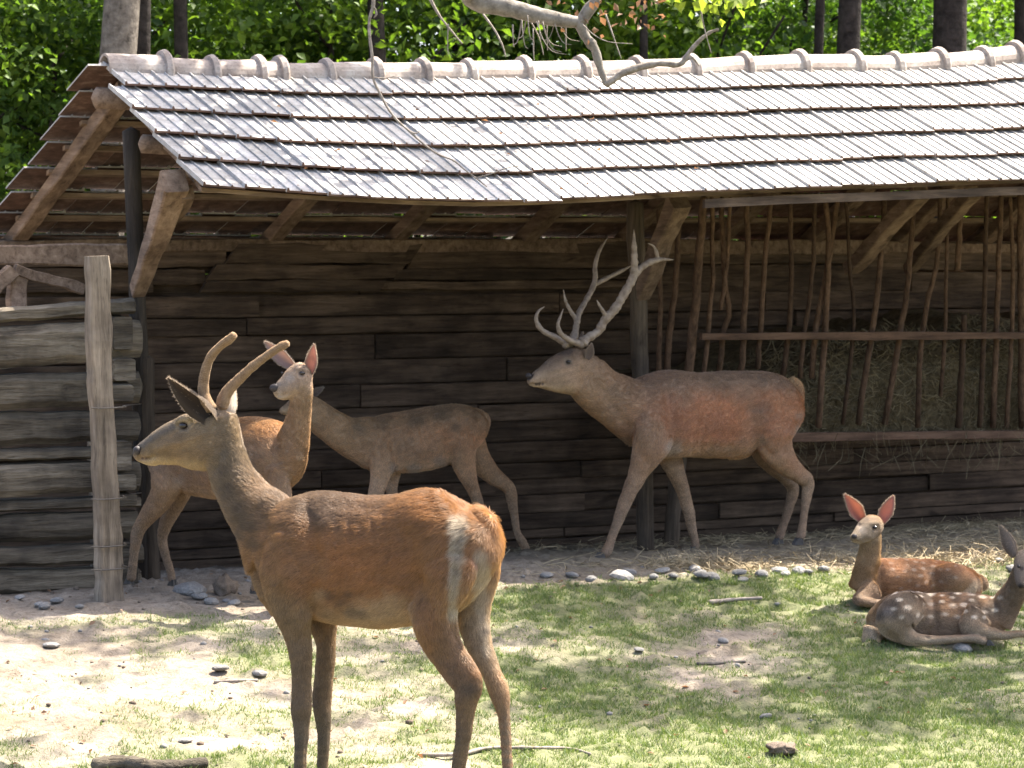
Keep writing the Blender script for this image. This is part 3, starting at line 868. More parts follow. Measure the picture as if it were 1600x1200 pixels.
class Deer:
    """one animal: tubes laid along its bones, fused into one skin, with coat colours and short fur"""
    def __init__(s, name, label, fr, rr, base, voxel, seed):
        s.fr, s.rr = fr, rr                     # (pixel x, depth) at chest and at rump
        s.name, s.voxel, s.seed = name, voxel, seed
        s.root = empty(name, base); tag(s.root, label, 'deer')
        s.base = np.array(base, float)
        a = P(fr[0], 700, fr[1]); b = P(rr[0], 700, rr[1])
        ax = b - a; ax[2] = 0; ax /= np.linalg.norm(ax)
        s.ax = ax                                # head -> tail
        lat = np.array([ax[1], -ax[0], 0])
        if lat[1] > 0: lat = -lat
        s.lat = lat                              # towards the camera
        s.tubes = []; s.samples = []
        s.patches = []; s.carves = []; s.bright = 1.0; s.streak = .6; s.tint = (1.06, 1.0, .88)
    def pt(s, x, y, l=0.0):
        return P(x, y, lerp_axis(x, s.fr, s.rr) - l)
    def tube(s, rows, cd, cs, cv, hair=.012, n=None, side=None, absY=None):
        """rows: (px, py, lateral m, half height px, half width px[, dark])"""
        rows = np.array([r[:5] for r in rows], float)
        n = n or max(8, len(rows) * 5)
        q = spline(rows, n)
        pts = np.array([s.pt(*r[:3]) for r in q])
        sc = pts[:, 1] / F
        rad = np.stack([np.maximum(q[:, 3], 1) * sc, np.maximum(q[:, 4], 1) * sc], 1)
        V, Fc = tube(pts, rad, 20, side_vec=s.lat if side is None else side)
        s.tubes.append((V, Fc))
        T = np.gradient(pts, axis=0); T /= np.linalg.norm(T, axis=1)[:, None] + 1e-9
        f = np.linspace(0, 1, n)
        def ramp(c):
            c = np.array(c, float)
            if c.ndim == 1: return np.repeat(c[None], n, 0)
            t = np.linspace(0, 1, len(c)); return np.stack([np.interp(f, t, c[:, k]) for k in range(3)], 1)
        hr = np.interp(f, np.linspace(0, 1, len(np.atleast_1d(hair))), np.atleast_1d(hair))
        s.samples.append((pts, T, rad, ramp(cd), ramp(cs), ramp(cv), hr))
    def patch(s, x, y, l, rpx, col, strength=1.0, soft=.5):
        p = s.pt(x, y, l); s.patches.append((p, rpx * p[1] / F, np.array(col), strength, soft))
    def patch_front(s, x, y, rpx, col, strength=1.0, soft=.5):
        """a patch on the skin met by the line of sight through the pixel"""
        s.patches.append(((x, y), rpx, np.array(col), strength, soft))
    def carve(s, pts, rpx, depth):
        s.carves.append((np.array(pts, float).reshape(-1, 2), rpx, depth))
    def do_carve(s, V, N):
        px, py = s.project(V); q = np.stack([px, py], -1)
        view = V - np.array([0, 0, CAM_Z]); view /= np.linalg.norm(view, axis=1)[:, None]
        front = sstep(.05, .45, -(N * view).sum(1))
        for p, r, dep in s.carves:
            if len(p) == 1: dist = np.linalg.norm(q - p[0], axis=1)
            else:
                dist = np.full(len(q), 1e9)
                for a_, b_ in zip(p[:-1], p[1:]):
                    t = np.clip(((q - a_) @ (b_ - a_)) / ((b_ - a_) @ (b_ - a_)), 0, 1)
                    dist = np.minimum(dist, np.linalg.norm(q - (a_ + t[:, None] * (b_ - a_)), axis=1))
            V = V + N * (dep * np.exp(-(dist / r) ** 2) * front)[:, None]
        return V
    def color_at(s, V, N=None):
        pts = np.concatenate([a[0] for a in s.samples]); T = np.concatenate([a[1] for a in s.samples])
        rad = np.concatenate([a[2] for a in s.samples]).mean(1)
        cd = np.concatenate([a[3] for a in s.samples]); cs = np.concatenate([a[4] for a in s.samples]); cv = np.concatenate([a[5] for a in s.samples])
        hr = np.concatenate([a[6] for a in s.samples])
        col = np.zeros((len(V), 3)); flow = np.zeros((len(V), 3)); hl = np.zeros(len(V))
        for i in range(0, len(V), 4000):
            v = V[i:i + 4000]
            dv = v[:, None, :] - pts[None]
            d = np.linalg.norm(dv, axis=2) / rad[None]
            w = np.exp(-5.0 * (d - d.min(1, keepdims=True))); w /= w.sum(1, keepdims=True)
            h = dv[:, :, 2] / rad[None]
            top = sstep(.25, .95, h)[..., None]; bot = sstep(-.45, -.95, h)[..., None]
            c = cs[None] * (1 - top) * (1 - bot) + cd[None] * top + cv[None] * bot
            col[i:i + 4000] = (c * w[..., None]).sum(1)
            flow[i:i + 4000] = (T[None] * w[..., None]).sum(1)
            hl[i:i + 4000] = (hr[None] * w).sum(1)
        n = fbm(V * 9.0, 3, s.seed)[:, None]
        bx_ = np.stack([V @ s.ax * 16 + V[:, 2] * 10, V @ s.lat * 50, V[:, 2] * 46 - V @ s.ax * 14], -1)
        n2 = fbm(bx_, 4, s.seed + 5)[:, None]; n3 = fbm(V * 5.0, 3, s.seed + 31)[:, None]
        col = col * (.80 + .40 * n) * (1 - s.streak * .5 + s.streak * n2) * s.bright
        g_ = col.mean(1, keepdims=True) * np.array([[1.08, 1.0, .9]])
        k_ = sstep(.46, .72, n3) * .28
        col = col * (1 - k_) + g_ * k_ * .9
        col = col * np.array(s.tint)
        for p, r, c, st, soft in s.patches:
            if len(p) == 2:
                px, py = s.project(V); d = np.hypot(px - p[0], py - p[1]) / r
                if N is not None: d = d + 9 * (N[:, 1] > .25)
            else:
                d = np.linalg.norm(V - p, axis=1) / r
            d = d + 1.1 * (fbm(V * 26.0, 3, 3) - .5)
            w = (st * (1 - sstep(1 - soft, 1.0 + soft * .3, d)))[:, None]
            col = col * (1 - w) + c * w
        return col, flow, hl
    def project(s, V):
        q = V - np.array([0, 0, CAM_Z])
        z = q @ _fw
        return 800 + F * q[:, 0] / z, 600 - F * (q @ _up) / z
    def build(s, fur_n=60000, fur_len=1.0, fur_rad=.0007, smooth=10, spots=None):
        mb = MB()
        for V, Fc in s.tubes: mb.add(V, Fc)
        me = mesh_data('tmp', mb.V, mb.F)
        tmp = bpy.data.objects.new('tmp', me); COL.objects.link(tmp)
        md = tmp.modifiers.new('r', 'REMESH'); md.mode = 'VOXEL'; md.voxel_size = s.voxel
        sm = tmp.modifiers.new('s', 'SMOOTH'); sm.factor = .5; sm.iterations = smooth
        dg = bpy.context.evaluated_depsgraph_get()
        body = bpy.data.meshes.new_from_object(tmp.evaluated_get(dg))
        bpy.data.objects.remove(tmp); bpy.data.meshes.remove(me)
        nv = len(body.vertices)
        V = np.empty(nv * 3, np.float32); body.vertices.foreach_get('co', V); V = V.reshape(-1, 3).astype(float)
        N = np.empty(nv * 3, np.float32); body.vertices.foreach_get('normal', N); N = N.reshape(-1, 3).astype(float)
        # muscle and skin relief
        rel = (fbm(V * 7.0, 2, s.seed + 9) - .5) * .012 + (fbm(V * 24.0, 2, s.seed + 11) - .5) * .0035
        V = V + N * rel[:, None] * np.clip(s.voxel / .007, .7, 1.2)
        V = s.do_carve(V, N)
        body.vertices.foreach_set('co', V.astype(np.float32).ravel()); body.update()
        N = np.empty(nv * 3, np.float32); body.vertices.foreach_get('normal', N); N = N.reshape(-1, 3).astype(float)
        col, flow, hl = s.color_at(V, N)
        if spots is not None:
            w = spots(s, V, N)[:, None]; col = col * (1 - w) + np.array([.66, .57, .46]) * w
        body.vertices.foreach_set('co', (V - s.base).astype(np.float32).ravel())
        body.polygons.foreach_set('use_smooth', np.ones(len(body.polygons), dtype=bool))
        add_color(body, col * .72)
        body.update(); body.name = 'body'
        link('body', body, M['coat'], s.root)
        # fur: roots scattered over the skin, combed along the body
        rg = np.random.default_rng(s.seed)
        body.calc_loop_triangles()
        tri = np.empty(len(body.loop_triangles) * 3, np.int32); body.loop_triangles.foreach_get('vertices', tri); tri = tri.reshape(-1, 3)
        a, b, c = V[tri[:, 0]], V[tri[:, 1]], V[tri[:, 2]]
        cr = np.cross(b - a, c - a); ar = np.linalg.norm(cr, axis=1)
        tn = cr / (ar[:, None] + 1e-12)
        view = a - np.array([0, 0, CAM_Z]); view /= np.linalg.norm(view, axis=1)[:, None]
        facing = -(tn * view).sum(1)
        wgt = ar * np.where(facing > -.35, 1.0, .25)
        k = rg.choice(len(tri), fur_n, p=wgt / wgt.sum())
        r1 = np.sqrt(rg.random(fur_n))[:, None]; r2 = rg.random(fur_n)[:, None]
        w0, w1, w2 = 1 - r1, r1 * (1 - r2), r1 * r2
        mixv = lambda X: X[tri[k, 0]] * w0 + X[tri[k, 1]] * w1 + X[tri[k, 2]] * w2
        p = mixv(V); nn = mixv(N); nn /= np.linalg.norm(nn, axis=1)[:, None] + 1e-9
        fl = mixv(flow); cc = mixv(col); L = (hl[tri[k, 0]] * (.6 + .7 * rg.random(fur_n)) * fur_len)[:, None]
        fl = fl - nn * (fl * nn).sum(1)[:, None]; fl /= np.linalg.norm(fl, axis=1)[:, None] + 1e-9
        down = np.array([0, 0, -1.0]) - nn * (-nn[:, 2:3])
        jit = np.stack([fbm(p * 14.0, 2, 50) - .5, fbm(p * 14.0, 2, 60) - .5, fbm(p * 14.0, 2, 70) - .5], 1) * .8 + rg.normal(size=(fur_n, 3)) * .16
        dr = fl + down * .45 + jit; dr = dr - nn * (dr * nn).sum(1)[:, None]; dr /= np.linalg.norm(dr, axis=1)[:, None] + 1e-9
        lift = .34 + .22 * rg.random((fur_n, 1))
        p0 = p - nn * .001
        p1 = p0 + (dr * .75 + nn * lift) * L * .5
        p2 = p1 + (dr * 1.0 + nn * (lift * .35)) * L * .5
        pos = np.stack([p0, p1, p2], 1).reshape(-1, 3) - s.base
        hc = bpy.data.hair_curves.new('fur')
        hc.add_curves([3] * fur_n)
        hc.attributes['position'].data.foreach_set('vector', pos.astype(np.float32).ravel())
        ra = hc.attributes.get('radius') or hc.attributes.new('radius', 'FLOAT', 'POINT')
        ra.data.foreach_set('value', np.tile(np.array([fur_rad, fur_rad * .75, fur_rad * .15], np.float32), fur_n))
        ca = hc.attributes.new('col', 'FLOAT_COLOR', 'CURVE')
        cx = np.ones((fur_n, 4), np.float32); cx[:, :3] = np.clip(cc * (.66 + .62 * rg.random((fur_n, 1))), 0, 1)
        ca.data.foreach_set('color', cx.ravel())
        hc.materials.append(M['fur'])
        o = bpy.data.objects.new('fur', hc); COL.objects.link(o); o.parent = s.root
        s.V, s.N = V, N
        return s
    def ear(s, base, tip, width, normal, inner, outer, l0=0, l1=0, cup=.5, label=None):
        """cupped leaf-shaped ear; base/tip pixels, width px, normal = way the opening faces"""
        b = s.pt(*base, l0); t = s.pt(*tip, l1)
        L = t - b; ln = np.linalg.norm(L); e = L / ln
        nrm = np.array(normal, float); nrm -= e * nrm.dot(e); nrm /= np.linalg.norm(nrm)
        w = np.cross(e, nrm)
        wd = width * b[1] / F
        nl, nw = 15, 9
        V = []; C = []
        th = .0035
        for layer in (0, 1):
            for i in range(nl):
                f = i / (nl - 1)
                prof = (.48 + .52 * math.sin(math.pi / 2 * f / .36)) if f < .36 else max(.03, (1 - ((f - .36) / .64) ** 1.55)) ** .9
                for j in range(nw):
                    g = j / (nw - 1) * 2 - 1
                    x = g * wd * .5 * prof
                    cupz = -cup * wd * .85 * prof * (1 - abs(g) ** 2.2) * (1.2 - .7 * f)
                    p = b + e * (f * ln) + w * x * (.86 if f < .3 else .94) + nrm * (cupz - (th if layer else 0)) + nrm * (.10 * ln * math.sin(f * 2.2))
                    V.append(p - s.base)
                    edge = max(abs(g) ** 4, sstep(.85, 1, f))
                    if layer == 0: C.append(np.array(inner) * (1 - .6 * edge) + np.array(outer) * .6 * edge)
                    else: C.append(np.array(outer))
        Fc = []
        o = nl * nw
        for i in range(nl - 1):
            for j in range(nw - 1):
                a = i * nw + j
                Fc.append((a, a + 1, a + nw + 1, a + nw)); Fc.append((o + a, o + a + nw, o + a + nw + 1, o + a + 1))
        bd = [(0, j) for j in range(nw)] + [(i, nw - 1) for i in range(1, nl)] + [(nl - 1, j) for j in range(nw - 2, -1, -1)] + [(i, 0) for i in range(nl - 2, 0, -1)]
        ids = [i * nw + j for i, j in bd]
        for a, c in zip(ids, ids[1:] + ids[:1]): Fc.append((a, o + a, o + c, c))
        me = mesh_data('ear', V, Fc, True); add_color(me, C)
        eo = link('ear', me, M['ear'], s.root)
        rg = np.random.default_rng(int(base[0]))
        Vn = np.array(V); n_ = 1100
        ii = rg.integers(0, nl - 1, n_); jj = np.where(rg.random(n_) < .55, rg.choice([0, 0, 1, nw - 2, nw - 1, nw - 1], n_), rg.integers(0, nw, n_)); ly = rg.integers(0, 2, n_)
        fr_ = rg.random(n_)[:, None]
        k0 = ly * nl * nw + ii * nw + jj
        p = Vn[k0] * (1 - fr_) + Vn[k0 + nw] * fr_
        side = ((jj / (nw - 1) * 2 - 1) ** 3)[:, None] * w
        dd_ = e * .8 + side * .9 + nrm * np.where(ly == 0, .35, -.35)[:, None] + rg.normal(size=(n_, 3)) * .25
        LL = np.minimum((.02 + .025 * rg.random((n_, 1))) * ln, .004 + .004 * rg.random((n_, 1)))
        pos = np.stack([p, p + dd_ * LL * .5, p + dd_ * LL], 1).reshape(-1, 3)
        hc = bpy.data.hair_curves.new('ear_fur'); hc.add_curves([3] * n_)
        hc.attributes['position'].data.foreach_set('vector', pos.astype(np.float32).ravel())
        ra = hc.attributes.get('radius') or hc.attributes.new('radius', 'FLOAT', 'POINT')
        ra.data.foreach_set('value', np.tile(np.array([.0006, .0005, .0001], np.float32), n_))
        cx = np.ones((n_, 4), np.float32); cx[:, :3] = np.clip((np.array(outer) * .5 + np.array([.34, .27, .2]) * .5)[None] * (.5 + rg.random((n_, 1))), 0, 1)
        hc.attributes.new('col', 'FLOAT_COLOR', 'CURVE').data.foreach_set('color', cx.ravel())
        hc.materials.append(M['fur'])
        ho = bpy.data.objects.new('ear_fur', hc); COL.objects.link(ho); ho.parent = eo
    def antler(s, branches, mat, rough=.0, fuzz=0):
        mb = MB()
        for rows in branches:
            q = spline(np.array(rows, float), max(14, len(rows) * 8))
            pts = np.array([s.pt(*r[:3]) for r in q]); sc = pts[:, 1] / F
            rad = np.maximum(q[:, 3], .35) * sc
            V, Fc = tube(pts - s.base, rad * (1 + rough * (fbm(pts * 60, 2, 5) - .5)), 12)
            mb.add(V, Fc)
        r0 = branches[0][0]; pb = s.pt(*r0[:3]); sc0 = pb[1] / F
        q1 = s.pt(*branches[0][1][:3]); ax_ = (q1 - pb) / np.linalg.norm(q1 - pb); c0 = pb + (q1 - pb) * .55 - s.base
        if not fuzz:
          V, Fc = tube([c0 - ax_ * r0[3] * sc0 * .55, c0 - ax_ * r0[3] * sc0 * .2, c0 + ax_ * r0[3] * sc0 * .2, c0 + ax_ * r0[3] * sc0 * .55], np.array([1.0, 1.38, 1.34, 1.0]) * r0[3] * sc0, 14); mb.add(V, Fc)
        ao = mb.build('antler', mat, s.root, True)
        if fuzz:
            rg = np.random.default_rng(4); me = ao.data
            Vv = np.array([v.co[:] for v in me.vertices]); Nn = np.array([v.normal[:] for v in me.vertices])
            tr = np.array([p.vertices[:3] for p in me.polygons if len(p.vertices) >= 3]); n_ = fuzz
            k_ = rg.integers(0, len(tr), n_); w_ = rg.dirichlet((1, 1, 1), n_)
            p = (Vv[tr[k_]] * w_[..., None]).sum(1); nn = (Nn[tr[k_]] * w_[..., None]).sum(1)
            dr = nn + rg.normal(size=(n_, 3)) * .35; LL = .004 + .005 * rg.random((n_, 1))
            pos = np.stack([p - nn * .001, p + dr * LL * .5, p + dr * LL], 1).reshape(-1, 3)
            hc = bpy.data.hair_curves.new('velvet_fuzz'); hc.add_curves([3] * n_)
            hc.attributes['position'].data.foreach_set('vector', pos.astype(np.float32).ravel())
            ra = hc.attributes.get('radius') or hc.attributes.new('radius', 'FLOAT', 'POINT')
            ra.data.foreach_set('value', np.tile(np.array([.0005, .0004, .0001], np.float32), n_))
            cx = np.ones((n_, 4), np.float32); cx[:, :3] = np.array([.36, .26, .16]) * (.6 + .7 * rg.random((n_, 1)))
            hc.attributes.new('col', 'FLOAT_COLOR', 'CURVE').data.foreach_set('color', cx.ravel())
            hc.materials.append(M['fur']); ho = bpy.data.objects.new('velvet_fuzz', hc); COL.objects.link(ho); ho.parent = ao
    def ball(s, name, x, y, l, rx, ry, rz, mat, on_skin=True, sink=.35):
        """small ellipsoid; on_skin: set into the skin met by the line of sight"""
        p = s.pt(x, y, l)
        sc = p[1] / F
        if on_skin:
            px, py = s.project(s.V); m = (np.hypot(px - x, py - y) < 5)
            if m.any():
                c = s.V[m]; k = np.argmin(c[:, 1]); ry_ = ry * sc
                p = P(x, y, c[k, 1]); p = p + ray(x, y) / np.linalg.norm(ray(x, y)) * ry_ * sink
        V = []; nt, nph = 8, 12
        for i in range(nt + 1):
            a = math.pi * i / nt
            for j in range(nph):
                b = 2 * math.pi * j / nph
                V.append(p - s.base + np.array([rx * math.sin(a) * math.cos(b), ry * math.sin(a) * math.sin(b), rz * math.cos(a)]) * sc)
        Fc = [(i * nph + j, (i + 1) * nph + j, (i + 1) * nph + (j + 1) % nph, i * nph + (j + 1) % nph) for i in range(nt) for j in range(nph)]
        obj(name, V, Fc, mat, s.root, True)
    def hoof(s, x, y, l, w, h, fx):
        """cloven hoof: two toes side by side; x,y = middle of the sole, fx = toe direction in px"""
        p = s.pt(x, y, l); sc = p[1] / F
        mb = MB()
        f = (-s.ax if fx < 0 else s.ax)
        for sd in (-1, 1):
            V = []
            for (z, a, b, wd) in ((0, -.55, 1.25, .46), (.45, -.5, .95, .44), (1.0, -.42, .45, .38)):
                for (g, k) in ((a, -.5), (a, .5), (b * .7, .5), (b, .1), (b, -.1), (b * .7, -.5)):
                    V.append(p - s.base + f * g * w * sc + s.lat * (sd * .30 + k * wd) * w * sc + np.array([0, 0, z * h * sc - .004]))
            Fc = [(i * 6 + k, i * 6 + (k + 1) % 6, i * 6 + 6 + (k + 1) % 6, i * 6 + 6 + k) for i in range(2) for k in range(6)] + [tuple(range(6))[::-1], tuple(range(12, 18))]
            mb.add(V, Fc)
        mb.build('hoof', M['hoof'], s.root)

# coat colours
RED, RED_L, DARK, GREY, GREY_L, CREAM, BELLY, SHANK, FACE = ((.265, .145, .068), (.32, .19, .095), (.11, .065, .038), (.20, .145, .105), (.30, .235, .18), (.52, .43, .33), (.40, .29, .185), (.20, .135, .085), (.235, .175, .13))

# ---------------------------------------------------------------- young stag in front
gz = lambda x, y, Y: P(x, y, Y)
b0 = np.array([P(600, 1260, 9.4)[0], 9.4, float(ground_z(P(600, 1260, 9.4)[0], 9.4))])
d1 = Deer('young_stag', 'reddish young stag with two short velvet spikes, largest deer, standing nearest', (402, 9.66), (780, 9.12), b0, .0065, 3)
d1.tube([(758, 828, 0, 32, 38), (738, 842, 0, 60, 56), (692, 860, 0, 97, 70), (635, 874, 0, 102, 74), (575, 878, 0, 103, 76), (505, 868, 0, 101, 72), (458, 862, 0, 86, 62), (428, 860, 0, 64, 50), (412, 866, 0, 34, 32)],
        [(.38, .19, .075), (.27, .135, .06), (.20, .115, .065), (.125, .088, .065), (.17, .105, .065), (.24, .14, .075)], [(.33, .17, .075), (.29, .155, .07), (.30, .15, .065), (.33, .165, .07), (.30, .165, .078), (.26, .165, .1)], [CREAM, BELLY, BELLY, (.42, .27, .15), (.25, .17, .1), GREY], [.032, .024, .017, .017, .018, .017], n=44)
d1.tube([(440, 850, 0, 78, 50), (413, 814, 0, 55, 42), (387, 785, 0, 43, 35), (363, 744, 0, 36, 29), (352, 705, 0, 33, 26), (348, 672, 0, 29, 25), (346, 652, 0, 24, 24)],
        [(.26, .15, .08), (.25, .165, .1), (.25, .175, .115), (.27, .19, .12)], [(.24, .155, .09), (.225, .165, .11), (.215, .165, .118), (.25, .19, .135)], [(.30, .21, .12), (.33, .24, .145), (.33, .26, .17)], [.02, .018, .014, .01], n=34)
d1.tube([(354, 684, 0, 32, 26), (337, 690, 0, 43, 29), (308, 692, 0, 44, 31), (282, 691, 0, 38, 27), (257, 698, 0, 30, 21), (233, 706, 0, 20.5, 17), (219, 708, 0, 15, 14), (212, 706, 0, 8, 9)],
        [(.26, .19, .12), (.30, .23, .15), (.22, .17, .13), (.20, .165, .13), (.16, .13, .11), (.10, .08, .07)], [(.22, .155, .095), (.235, .16, .095), (.235, .16, .095), (.21, .15, .095), (.18, .13, .09), (.10, .07, .055)], [(.29, .205, .12), (.31, .225, .135), (.32, .235, .145), (.34, .26, .165), (.35, .27, .18)], [.009, .007, .005, .004, .003], n=36)
# brow ridge, lower lip
d1.tube([(300, 656, .05, 8, 8), (287, 657, .055, 8, 7), (276, 663, .05, 5, 5)], FACE, (.36, .28, .19), FACE, .004)
d1.tube([(245, 719, 0, 10, 12), (230, 719, 0, 8, 11), (222, 717, 0, 5, 8)], (.4, .3, .2), (.45, .35, .24), (.5, .4, .28), .003)
# shoulders and thighs, legs
d1.tube([(452, 838, .14, 34, 20), (448, 890, .16, 46, 26), (455, 945, .14, 38, 22), (463, 985, .11, 22, 18), (470, 1030, .10, 17, 15), (471, 1085, .10, 15.5, 14), (470, 1112, .10, 15.5, 14), (471, 1140, .10, 12, 11), (469, 1200, .10, 10.5, 10), (470, 1243, .10, 12, 11), (464, 1262, .10, 11, 12)],
        (.24, .15, .085), [RED_L, (.25, .165, .095), (.19, .135, .088), (.15, .112, .077), (.14, .105, .074)], (.2, .15, .1), [.016, .012, .008, .006], n=44)
d1.tube([(475, 850, -.12, 34, 18), (480, 900, -.13, 40, 22), (500, 960, -.11, 30, 18), (509, 1005, -.10, 16, 15), (507, 1050, -.10, 15, 14), (503, 1090, -.10, 14.5, 14), (504, 1112, -.10, 13, 13), (506, 1150, -.10, 10, 10), (504, 1200, -.10, 8.5, 9), (505, 1238, -.10, 10, 10), (500, 1255, -.10, 10, 11)],
        (.24, .15, .085), [RED_L, (.21, .145, .09), (.16, .118, .08), (.14, .105, .074)], (.2, .15, .1), [.014, .01, .007, .006], n=44)
d1.tube([(702, 842, .05, 40, 20), (694, 885, .12, 54, 25), (677, 940, .13, 44, 23), (684, 990, .12, 35, 20), (703, 1028, .10, 28, 17), (722, 1054, .10, 27, 16), (731, 1072, .10, 25, 15), (728, 1102, .10, 17, 14), (724, 1150, .10, 12.5, 12), (716, 1200, .10, 11, 11), (708, 1260, .10, 11.5, 11), (700, 1288, .10, 13, 13), (692, 1306, .10, 11, 13)],
        (.30, .16, .075), [RED_L, (.28, .148, .068), (.26, .148, .072), (.18, .118, .07), (.12, .088, .06), (.155, .115, .078), (.15, .11, .077)], (.3, .2, .12), [.018, .016, .010, .007, .006], n=56)
d1.tube([(735, 830, -.10, 36, 24), (742, 880, -.13, 40, 27), (738, 940, -.12, 33, 24), (747, 1002, -.10, 20, 18), (767, 1050, -.10, 15, 14), (779, 1080, -.10, 15, 13), (788, 1125, -.10, 9, 10), (793, 1200, -.10, 7.5, 8), (797, 1255, -.10, 9, 9), (792, 1280, -.10, 10, 11)],
        (.32, .17, .08), [(.40, .24, .12), (.46, .36, .26), (.40, .31, .22), (.26, .18, .12), (.19, .14, .1), (.18, .13, .09)], (.3, .2, .12), [.018, .014, .009, .006], n=50)
# tail tuft
d1.tube([(425, 850, 0, 30, 30), (416, 885, 0, 22, 24), (425, 915, 0, 24, 26), (445, 945, 0, 24, 26)], RED_L, (.27, .18, .11), (.28, .19, .12), .016)
d1.tube([(744, 800, -.02, 9, 11), (760, 812, -.01, 10, 12), (767, 832, -.01, 9, 11), (765, 852, 0, 7, 9), (761, 868, 0, 4, 5)], (.46, .27, .12), (.44, .25, .11), (.5, .4, .3), .042)
# cream rump, dark marks
for k in range(22): d1.patch_front(722 - .75 * k, 818 + 6.8 * k, 17 - .4 * k, (.42, .36, .275), .85, .6)
for x_, y_ in ((722, 842), (718, 872), (724, 856), (716, 889)): d1.patch_front(x_, y_, 8, (.15, .12, .10), .55, .9)
for k in range(20): d1.patch_front(754 - .35 * k if k < 10 else 750 + 1.0 * (k - 10), 866 + 8 * k, 15 - .35 * k, (.42, .35, .265), .8, .65)
d1.patch_front(742, 878, 9, (.30, .13, .075), .5, .9)
for x, y, r in ((530, 793, 30), (565, 790, 30), (595, 790, 25), (505, 800, 22)): d1.patch_front(x, y, r, (.15, .10, .068), .4, .95)
for x, y, r in ((590, 955, 34), (615, 950, 34), (560, 962, 26), (500, 930, 16)): d1.patch_front(x, y, r, (.40, .30, .19), .65, .8)
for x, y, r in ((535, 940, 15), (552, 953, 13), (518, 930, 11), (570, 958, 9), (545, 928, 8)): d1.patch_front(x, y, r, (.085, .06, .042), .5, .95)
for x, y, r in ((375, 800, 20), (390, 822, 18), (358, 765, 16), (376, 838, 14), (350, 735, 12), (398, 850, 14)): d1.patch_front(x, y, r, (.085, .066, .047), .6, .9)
d1.patch_front(735, 1078, 14, (.09, .065, .045), .6, .8); d1.patch_front(758, 985, 9, (.07, .05, .04), .6, .8)
d1.patch_front(287, 665, 13, (.40, .31, .21), .7, .6); d1.patch_front(287, 666, 8, (.06, .045, .04), .9, .5)
d1.patch_front(213, 703, 8, (.045, .03, .028), .95, .4); d1.patch_front(224, 716, 6, (.40, .28, .2), .6, .6)
for x in (223, 229, 234): d1.patch_front(x, 716, 3.4, (.07, .04, .035), .9, .5)
for k in range(9): d1.patch_front(222 + 6.2 * k, 694 - 3.6 * k, 8, (.10, .085, .072), .6, .8)
for k in range(10): d1.patch_front(236 + 9 * k, 722 + .9 * k, 11, (.40, .30, .175), .5, .9)
for x_, y_ in ((312, 668), (322, 690), (300, 690)): d1.patch_front(x_, y_, 16, (.33, .235, .13), .4, .9)
for p_, r_, d_ in (([(287, 666)], 8, -.007), ([(278, 656), (300, 650)], 7, .009), ([(218, 717), (231, 718), (241, 714)], 3.2, -.008), ([(216, 700)], 3.5, -.007), ([(322, 712)], 20, .010), ([(338, 735), (348, 700), (340, 662)], 9, -.008),
                   ([(250, 700), (285, 690), (315, 680)], 7, .006), ([(245, 690), (275, 675)], 6, -.005), ([(482, 800), (494, 880), (486, 950)], 14, -.019), ([(452, 830), (446, 890)], 26, .016), ([(636, 840), (650, 930)], 24, -.026), ([(690, 776)], 16, .02), ([(470, 785), (460, 840)], 9, .008), 
                   ([(655, 905), (648, 965)], 8, -.008), ([(712, 890), (704, 965), (718, 1010)], 9, -.010), ([(672, 900)], 26, .004), ([(470, 1106)], 12, .005), ([(452, 1140), (452, 1200)], 5, -.003), ([(480, 1130), (478, 1200)], 3, -.004), ([(716, 1110), (712, 1200)], 5, -.004), ([(405, 800), (430, 850), (432, 900)], 10, -.009), ([(360, 760), (395, 830)], 9, -.005),
                   ([(600, 800), (560, 796), (500, 790)], 8, -.004)): d1.carve(p_, r_, d_)
for k in range(6): d1.carve([(528 + 19 * k, 820), (540 + 17 * k, 880), (530 + 17 * k, 940)], 6, -.003)
d1.bright = .97; d1.streak = .7; d1.tint = (1.02, 1.0, .9)
d1.build(230000, 1.2, .00065, 6)
d1.ball('eye', 287, 665, .06, 7.2, 5.5, 5.2, M['eye'], sink=.4)
d1.ball('nose', 214.5, 704, .02, 6.5, 6, 7.5, M['nose'], sink=.55)
d1.ear((336, 664), (267, 587), 44, (-.35, -.5, -.15), (.05, .038, .03), (.13, .098, .072), .06, .12, .75)
d1.ear((350, 655), (368, 600), 40, (-.5, .55, .3), (.40, .31, .25), (.52, .45, .37), -.07, -.10, .5)
d1.antler([[(331, 640, .035, 9), (319, 618, .04, 8.8), (319, 590, .05, 7.8), (328, 560, .06, 7), (345, 540, .07, 6.3), (359, 530, .08, 6.8), (366, 523, .085, 5.4)]], M['velvet'], .3, 9000)
d1.antler([[(346, 636, -.035, 10), (354, 614, -.04, 9.5), (372, 594, -.05, 8), (398, 570, -.06, 7.2), (424, 551, -.08, 6.4), (440, 541, -.09, 6.8), (450, 536, -.10, 5.2)]], M['velvet'], .3, 9000)
for x, y, l, w, h in ((464, 1268, .10, 17, 22), (500, 1261, -.10, 16, 20), (692, 1312, .10, 18, 24), (792, 1288, -.10, 15, 20)): d1.hoof(x, y, l, w, h, -1)

